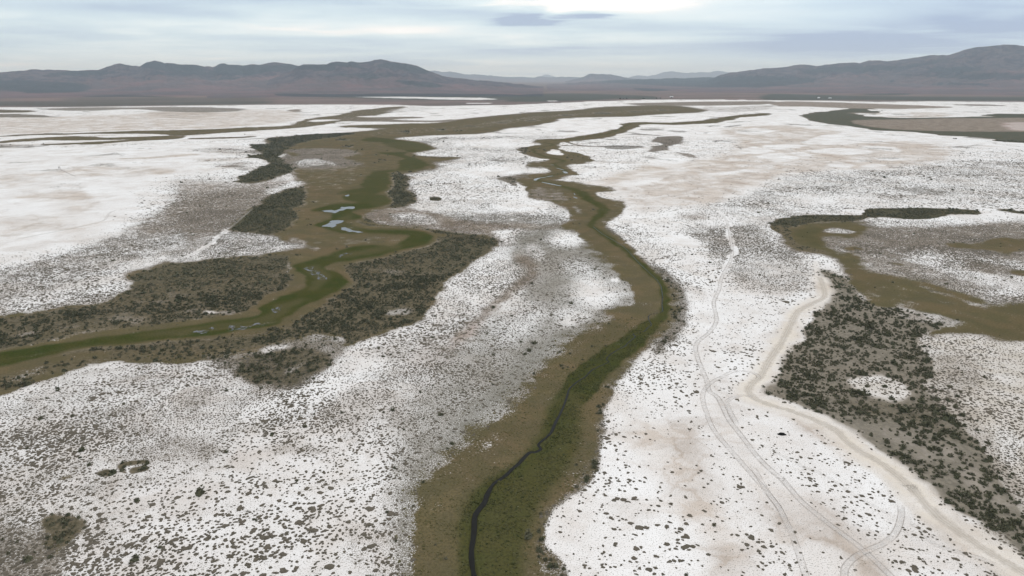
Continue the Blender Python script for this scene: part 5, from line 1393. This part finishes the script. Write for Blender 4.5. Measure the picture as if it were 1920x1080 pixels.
def pick(x, y, dens_of, top):
    c = cover(x, y)
    d = dens_of(c, x, y)
    keep = (rng.uniform(0, top, len(x)) < d) & visible(x, y)
    return x[keep], y[keep], {k: v[keep] for k, v in c.items()}


def tuft_density(c, x, y):
    g = c['G']
    cl = np.clip(1.9 + 1.3 * fbm(x, y, 7.0, 3, 200) + 1.6 * fbm(x, y, 45.0, 3, 220), 0.1, 3.0)
    clear = np.clip(1 - c['O'] * 1.3 - c['N'] - c['D'] - c['K'] * .8, 0, 1)
    return np.clip(g - 0.02, 0, .8) * cl * clear * (c['V'] < .25) * np.clip(1 - c['T'] * .7, 0, 1) * np.clip(1 - c['R'] * .5, 0, 1) * np.clip(1 - 1.1 * c['W'], .12, 1)


tr = [tuft_template(8, rng, 0.2, .45) for _ in range(12)]
tr2 = [tuft_template(5, rng, 0.2, .45) for _ in range(8)]
near_t, far_t = [], []
for (r0, r1, dn, sm, store) in ((80, 280, 0.95, 0.43, near_t), (280, 700, 0.55, 0.52, far_t), (700, 1500, 0.14, 0.90, far_t)):
    x, y = candidates(r0, r1, dn)
    x, y, c = pick(x, y, tuft_density, 1.0)
    s = sm * np.exp(rng.normal(0, .36, len(x)))
    s *= 0.85 + 0.5 * fbm(x, y, 40, 2, 300)
    store.append((x, y, np.clip(s, .12, 3.2), np.clip(c['B'] * .8 + rng.uniform(0, .45, len(x)), 0, 1)))


def cat(st):
    return [np.concatenate([q[i] for q in st]) for i in range(4)]


tx, ty, ts, tt = cat(near_t)
fx_, fy_, fs, ft = cat(far_t)
# shrubs
def shrub_density(c, x, y):
    k = c['K']
    cl = np.clip(0.75 + 1.1 * fbm(x, y, 8.0, 3, 400), 0.08, 1.6)
    loose = 0.010 * np.clip(c['G'] - .05, 0, 1) + 0.012 * c['O'] * (fbm(x, y, 30, 2, 410) > .15)
    return (np.clip(k - 0.12, 0, 1) * cl + loose) * (c['V'] < .2) * (c['N'] < .45) * (c['D'] < .3)


sh_near, sh_far = [], []
for (r0, r1, dn, sm, store) in ((80, 420, 0.72, 0.66, sh_near), (420, 760, 0.42, 0.75, sh_far), (760, 1700, 0.09, 1.4, sh_far)):
    x, y = candidates(r0, r1, dn)
    x, y, c = pick(x, y, shrub_density, 1.0)
    s = np.clip(sm * np.exp(rng.normal(0, .45, len(x))), .25, 3)
    store.append((x, y, s, rng.uniform(0, 1, len(x)) * np.where(fbm(x, y, 35, 2, 500) > .1, .95, .4)))
sx, sy, ss, st_ = cat(sh_near)  #
gx_, gy_, gs, gt = cat(sh_far)
print('tufts', len(tx), len(fx_), 'shrubs', len(sx), len(gx_))
temps_s = [shrub_template(70, rng) for _ in range(8)]
temps_s2 = [shrub_template(16, rng, .34) for _ in range(8)]

# --- the largest in view as plants of their own: template meshes shared by copies
def individuals(x, y, s, n, temps, name, mat, hf, labeller):
    dep = y * cp + H * sp
    px, py = project(x, y)
    inside = (px > 8) & (px < 1912) & (py < 1072)
    size = np.where(inside, s / dep, 0)
    idx = np.argsort(-size)[:n]
    protos = []
    for k, (tv, tf) in enumerate(temps):
        me = mesh_from(name, tv, [tf], smooth=False)
        attr1(me, 'tone', np.full(len(tv), rng.uniform(0, .5)))
        me.materials.append(mat)
        protos.append(me)
    cx = px[idx]
    for i in idx:
        o = bpy.data.objects.new(name, protos[int(rng.integers(0, len(protos)))])
        col.objects.link(o)
        o.location = (x[i], y[i], 0)
        o.rotation_euler = (0, 0, rng.uniform(0, 6.28))
        st = rng.uniform(.8, 1.25)
        o.scale = (s[i] * st, s[i] / st, hf(s[i]))
        lab, cat_, grp = labeller(px[i], py[i])
        o['label'], o['category'], o['group'] = lab, cat_, grp
    keep = np.ones(len(x), bool)
    keep[idx] = False
    return keep


def tuft_label(px, py):
    if px < 190 and py > 900:
        return ('low grey-brown tuft beside the dark green patch in the lower left corner', 'tuft', 'tufts in the lower left corner')
    if px < 330 and py < 960:
        return ('low grey-brown tuft near the small ring-shaped brown patch at the lower left', 'tuft', 'tufts near the ring-shaped patch')
    if px < 480:
        return ('low grey-brown tuft at the bottom edge right of the dark corner patch', 'tuft', 'tufts along the bottom left edge')
    if px < 640:
        return ('low grey-brown tuft on open white salt midway between corner patch and brown grass', 'tuft', 'tufts on the open salt')
    if px < 800:
        return ('low grey-brown tuft close to the left edge of the brown grass corridor', 'tuft', 'tufts left of the creek corridor')
    if px < 1130:
        return ('small dark tuft on clean white salt next to the right bank of the creek corridor', 'tuft', 'tufts right of the creek corridor')
    if px < 1400:
        return ('small dark tuft on tan-stained salt between the creek corridor and the dirt track', 'tuft', 'tufts on tan-stained salt')
    return ('small dark tuft on salt between the dirt track and the sandy road', 'tuft', 'tufts among the tyre tracks')


def shrub_label(px, py):
    if px < 300:
        return ('round dark shrub in the green-brown patch near the lower left corner', 'shrub', 'shrubs of the lower left patch')
    if px < 760:
        return ('round dark shrub standing among grey tufts on the left salt', 'shrub', 'shrubs on the left salt')
    if px < 1180:
        return ('dark shrub on the brown grass bank beside the creek', 'shrub', 'shrubs on the creek bank')
    yy, xx = [q[1] for q in ROAD[11:]], [q[0] for q in ROAD[11:]]
    xr = np.interp(py, yy, xx)
    if px < xr - 14:
        return ('dark shrub standing alone on the salt left of the sandy road', 'shrub', 'shrubs left of the sandy road')
    if px < xr + 14:
        return ('dark shrub at the very shoulder of the sandy road', 'shrub', 'shrubs on the road shoulder')
    if px < xr + 75:
        return (('dark green shrub in the outer belt row beside the upper bend of the sandy road' if py < 800 else
                 'dark green shrub in the outer belt row beside the lower part of the road'), 'shrub', 'shrubs lining the sandy road')
    if py < 800:
        return ('dark green shrub in the belt near the pale oval clearing', 'shrub', 'shrubs near the pale clearing')
    if px > 1780:
        return ('dark green shrub of the belt close to the right edge of the picture', 'shrub', 'shrubs at the right edge')
    return ('dark green shrub in the middle of the belt below the pale oval clearing', 'shrub', 'shrubs in the middle of the belt')


keep = individuals(tx, ty, ts, 300, tr, 'tuft', MAT_TUFT, lambda s: .7 + .5 * s, tuft_label)
tx, ty, ts, tt = tx[keep], ty[keep], ts[keep], tt[keep]
keep = individuals(sx, sy, ss, 300, temps_s, 'shrub', MAT_SHRUB, lambda s: s * .85, shrub_label)
sx, sy, ss, st_ = sx[keep], sy[keep], ss[keep], st_[keep]
scatter_mesh('tufts', tr, tx, ty, ts, .7 + .5 * ts, tt, MAT_TUFT, kind='stuff', label='small grey-brown tufts scattered over the salt')
scatter_mesh('far_tufts', tr2, fx_, fy_, fs, .7 + .6 * fs, ft, MAT_TUFT, kind='stuff', label='distant tufts speckling the salt')
scatter_mesh('shrubs', temps_s, sx, sy, ss, ss * .85, st_, MAT_SHRUB, kind='stuff', label='dark shrubs crowding the brown ground')
scatter_mesh('far_shrubs', temps_s2, gx_, gy_, gs, gs * .7, gt, MAT_SHRUB, kind='stuff', label='distant dark shrubs of the marsh edges')

# sedge and grass clumps in the green and olive ground close by
def sedge_density(c, x, y):
    return np.clip(c['N'] * .9 + c['O'] * .35, 0, 1) * np.clip(.6 + fbm(x, y, 6, 2, 600), .1, 1.2)


x, y = candidates(80, 340, 2.6, 30)
x, y, c = pick(x, y, sedge_density, 1.0)
cr = np.array(back(*np.array(CREEK).T)).T
dmin = np.full(len(x), 1e9)
crd = catmull(cr, False, 4)
for p in crd:
    dmin = np.minimum(dmin, (x - p[0]) ** 2 + (y - p[1]) ** 2)
ok = dmin > 1.5
x, y = x[ok], y[ok]
ton = np.clip(1 - c['N'][ok] + rng.uniform(-.3, .2, len(x)), 0, 1)
print('sedge', len(x))
td = [tuft_template(5, rng, 0.5, .4) for _ in range(8)]
s_ = .26 * np.exp(rng.normal(0, .35, len(x)))
scatter_mesh('sedge', td, x, y, s_, s_ * 1.6, ton, MAT_SEDGE, kind='stuff', label='short green and yellowish sedge along the creek')


# ------------------------------------------------------------------ single things
def lump_mesh(name, rg):
    """rumpled low black heap with a slack edge"""
    nu, nv = 28, 9
    V = [(0.1, 0, .82)]
    for j in range(1, nv):
        q = j / (nv - 1)
        for i in range(nu):
            t = 2 * math.pi * i / nu
            ex = 1.35 + .22 * math.sin(2 * t + .6) + .12 * math.sin(5 * t)
            ey = .62 + .10 * math.sin(3 * t)
            k = q ** .8
            h = .78 * (1 - q ** 1.7) * (1 + .35 * math.sin(3 * t + 4 * q) * q) + rg.uniform(-.05, .06)
            px_ = ex * k * math.cos(t) + (.35 if math.cos(t) > .8 else 0) * q
            V.append((px_, ey * k * math.sin(t), max(h, 0) if j < nv - 1 else -.03))
    Fc = [(0, 1 + i, 1 + (i + 1) % nu) for i in range(nu)]
    for j in range(nv - 2):
        for i in range(nu):
            a, b = 1 + j * nu + i, 1 + j * nu + (i + 1) % nu
            Fc.append((a, a + nu, b + nu))
            Fc.append((a, b + nu, b))
    return mesh_from(name, np.array(V), [np.array(Fc)], smooth=False)


m_, nt_, b_ = new_mat('charred_black')
c_ = mixc(nt_, noise(nt_, N(nt_, 'ShaderNodeTexCoord').outputs['Object'], 3, 4, .6), (0.004, 0.004, 0.004), (0.02, 0.018, 0.016))
nt_.links.new(c_, b_.inputs['Base Color'])
hx, hy = back(1465, 815)
o = link('heap', lump_mesh('heap', rng), m_, label='flat black heap lying alone on the white salt', category='heap')
o.location = (float(hx), float(hy), 0.02)
o.rotation_euler = (0, 0, -.25)

m_, nt_, b_ = new_mat('weathered_post')
c_ = mixc(nt_, noise(nt_, N(nt_, 'ShaderNodeTexCoord').outputs['Object'], 4, 4, .6), (0.06, 0.052, 0.045), (0.13, 0.115, 0.10))
nt_.links.new(c_, b_.inputs['Base Color'])


def post(px, py, hgt, lean, label):
    n = 8
    V, Fc = [], []
    for k in range(5):
        q = k / 4
        for i in range(n):
            t = 2 * math.pi * i / n
            rr_ = .34 * (1 - .25 * q) * (1 + .12 * math.sin(3 * t + k))
            V.append((rr_ * math.cos(t) + lean * q, rr_ * math.sin(t), hgt * q - .1 * (1 - q)))
    V.append((lean, 0, hgt + .06))
    for k in range(4):
        for i in range(n):
            a, b = k * n + i, k * n + (i + 1) % n
            Fc += [(a, b, b + n), (a, b + n, a + n)]
    for i in range(n):
        Fc.append((4 * n + i, 4 * n + (i + 1) % n, 5 * n))
    me = mesh_from('post', np.array(V), [np.array(Fc)], smooth=False)
    x_, y_ = back(px, py)
    o = link('post', me, m_, label=label, category='post')
    o.location = (float(x_), float(y_), 0)
    return o


post(109.8, 315.6, 2.6, .1, 'left, stouter one of two short dark posts on the salt pan')
post(112.6, 316.0, 2.8, -.08, 'right, thinner one of two short dark posts on the salt pan')

# trees and sheds of the far ranch line
m_bark, nt_, b_ = new_mat('bark')
b_.inputs['Base Color'].default_value = (0.06, 0.05, 0.04, 1)
nt_.links.new(mixc(nt_, noise(nt_, N(nt_, 'ShaderNodeTexCoord').outputs['Object'], 3, 3), (0.05, 0.042, 0.035), (0.09, 0.075, 0.06)), b_.inputs['Base Color'])
MAT_CROWN = plant_mat('tree_leaves', (0.035, 0.042, 0.028), (0.05, 0.06, 0.038), (0.07, 0.075, 0.05), .5)


def tree(px, py, hgt, wid, label):
    x_, y_ = back(px, py)
    root = bpy.data.objects.new('tree', None)
    col.objects.link(root)
    root.location = (float(x_), float(y_), 0)
    root['label'], root['category'], root['group'] = label, 'tree', 'trees along the far edge of the flats'
    V, Fc = [], []
    n = 7

    def limb(a, b, r0, r1):
        k = len(V)
        for (p, rr_) in ((a, r0), (b, r1)):
            for i in range(n):
                t = 2 * math.pi * i / n
                V.append((p[0] + rr_ * math.cos(t), p[1] + rr_ * math.sin(t), p[2]))
        for i in range(n):
            j = (i + 1) % n
            Fc.append((k + i, k + j, k + n + j))
            Fc.append((k + i, k + n + j, k + n + i))
    limb((0, 0, -.2), (.1, 0, hgt * .5), hgt * .045, hgt * .03)
    for q in range(4):
        t = rng.uniform(0, 6.28)
        limb((.1, 0, hgt * (.3 + .06 * q)), (math.cos(t) * wid * .3, math.sin(t) * wid * .3, hgt * rng.uniform(.6, .8)), hgt * .022, hgt * .008)
    link('trunk', mesh_from('trunk', np.array(V), [np.array(Fc)], smooth=False), m_bark, root)
    sv, sf = shrub_template(260, rng, .13)
    sv = sv * (wid * .62, wid * .62, hgt * .78) + (0, 0, hgt * .2)
    me = mesh_from('crown', sv, [sf], smooth=False)
    attr1(me, 'tone', np.full(len(sv), rng.uniform(0, .5)))
    link('crown', me, MAT_CROWN, root)


for px, py, h_, w_, lb in ((1163, 186, 9, 12, 'leftmost dark tree of the far row at the edge of the flats'), (1169, 186.4, 7, 11, 'second dark tree from the left in the far row'),
                           (1175, 185.6, 8, 13, 'third dark tree from the left in the far row'), (1207, 186, 8, 18, 'broad dark tree in the middle of the far row'),
                           (1231, 185.4, 9, 8, 'narrow dark tree right of the broad one in the far row'), (1238, 185.4, 8, 7, 'rightmost dark tree of the far row'),
                           (1259, 184, 8, 10, 'dark tree beside the pale-roofed shed')):
    tree(px, py, h_, w_, lb)


def shed(px, py, lx, ly, hh, label):
    x_, y_ = back(px, py)
    root = bpy.data.objects.new('shed', None)
    col.objects.link(root)
    root.location = (float(x_), float(y_), 0)
    root['label'], root['category'] = label, 'shed'
    mw, nt, b = new_mat('shed_wall')
    nt.links.new(mixc(nt, noise(nt, N(nt, 'ShaderNodeTexCoord').outputs['Object'], .8, 3), (0.45, 0.44, 0.43), (0.55, 0.54, 0.52)), b.inputs['Base Color'])
    mr, nt, b = new_mat('shed_roof')
    nt.links.new(mixc(nt, noise(nt, N(nt, 'ShaderNodeTexCoord').outputs['Object'], .8, 3), (0.66, 0.67, 0.68), (0.75, 0.76, 0.77)), b.inputs['Base Color'])
    md, nt, b = new_mat('shed_door')
    nt.links.new(mixc(nt, noise(nt, N(nt, 'ShaderNodeTexCoord').outputs['Object'], .8, 3), (0.10, 0.10, 0.10), (0.14, 0.13, 0.12)), b.inputs['Base Color'])
    a, c, h, g = lx / 2, ly / 2, hh, hh * 1.45
    V = [(-a, -c, -.1), (a, -c, -.1), (a, c, -.1), (-a, c, -.1), (-a, -c, h), (a, -c, h), (a, c, h), (-a, c, h), (-a, 0, g), (a, 0, g)]
    me = bpy.data.meshes.new('wall')
    me.from_pydata(V, [], [(0, 1, 5, 4), (2, 3, 7, 6), (1, 2, 6, 9, 5), (3, 0, 4, 8, 7)])
    link('wall', me, mw, root)
    a2, o_ = a + .5, .35
    R_ = [(-a2, -c - .6, h - .3), (a2, -c - .6, h - .3), (a2, 0, g + .1), (-a2, 0, g + .1), (a2, c + .6, h - .3), (-a2, c + .6, h - .3)]
    R2 = [(p[0], p[1], p[2] + .2) for p in R_]
    me = bpy.data.meshes.new('roof')
    me.from_pydata(R_ + R2, [], [(6, 7, 8, 9), (9, 8, 10, 11), (0, 3, 2, 1), (3, 5, 4, 2), (0, 1, 7, 6), (5, 11, 10, 4), (1, 2, 8, 7), (2, 4, 10, 8), (0, 6, 9, 3), (3, 9, 11, 5)])
    link('roof', me, mr, root)
    me = bpy.data.meshes.new('door')
    d0, d1, y0, y1, zt = -a * .3, a * .25, -c - .12, -c - .02, h * .75
    me.from_pydata([(d0, y0, 0), (d1, y0, 0), (d1, y0, zt), (d0, y0, zt), (d0, y1, 0), (d1, y1, 0), (d1, y1, zt), (d0, y1, zt)], [], [(0, 1, 2, 3), (1, 5, 6, 2), (4, 0, 3, 7), (3, 2, 6, 7)])
    link('door', me, md, root)


shed(1259, 182.4, 20, 10, 4.0, 'pale-roofed shed among trees at the far edge of the flats, right of the middle')
shed(1535, 184.4, 13, 9, 4.5, 'left one of two small white sheds on the far right desert')
shed(1556, 184.8, 15, 8, 3.5, 'right one of two small white sheds on the far right desert')

# ------------------------------------------------------------------ air
def haze():
    bpy.ops.mesh.primitive_cube_add(size=1, location=(0, 20000, 342))
    o = bpy.context.active_object
    o.name = 'haze'
    o.data.name = 'haze'
    o.scale = (88000, 46000, 700)
    o['kind'] = 'stuff'
    o['label'] = 'thin bluish air that pales the far hills'
    m = bpy.data.materials.new('haze')
    m.use_nodes = True
    nt = m.node_tree
    nt.nodes.clear()
    out = N(nt, 'ShaderNodeOutputMaterial')
    v = N(nt, 'ShaderNodeVolumePrincipled')
    v.inputs['Color'].default_value = HAZE_COL
    v.inputs['Absorption Color'].default_value = (1, 1, 1, 1)
    v.inputs['Density'].default_value = HAZE
    v.inputs['Anisotropy'].default_value = 0.2
    L(nt, v, 0, out, 'Volume')
    o.data.materials.append(m)


HAZE = 4.4e-5
HAZE_COL = (0.70, 0.84, 1.0, 1)
haze()
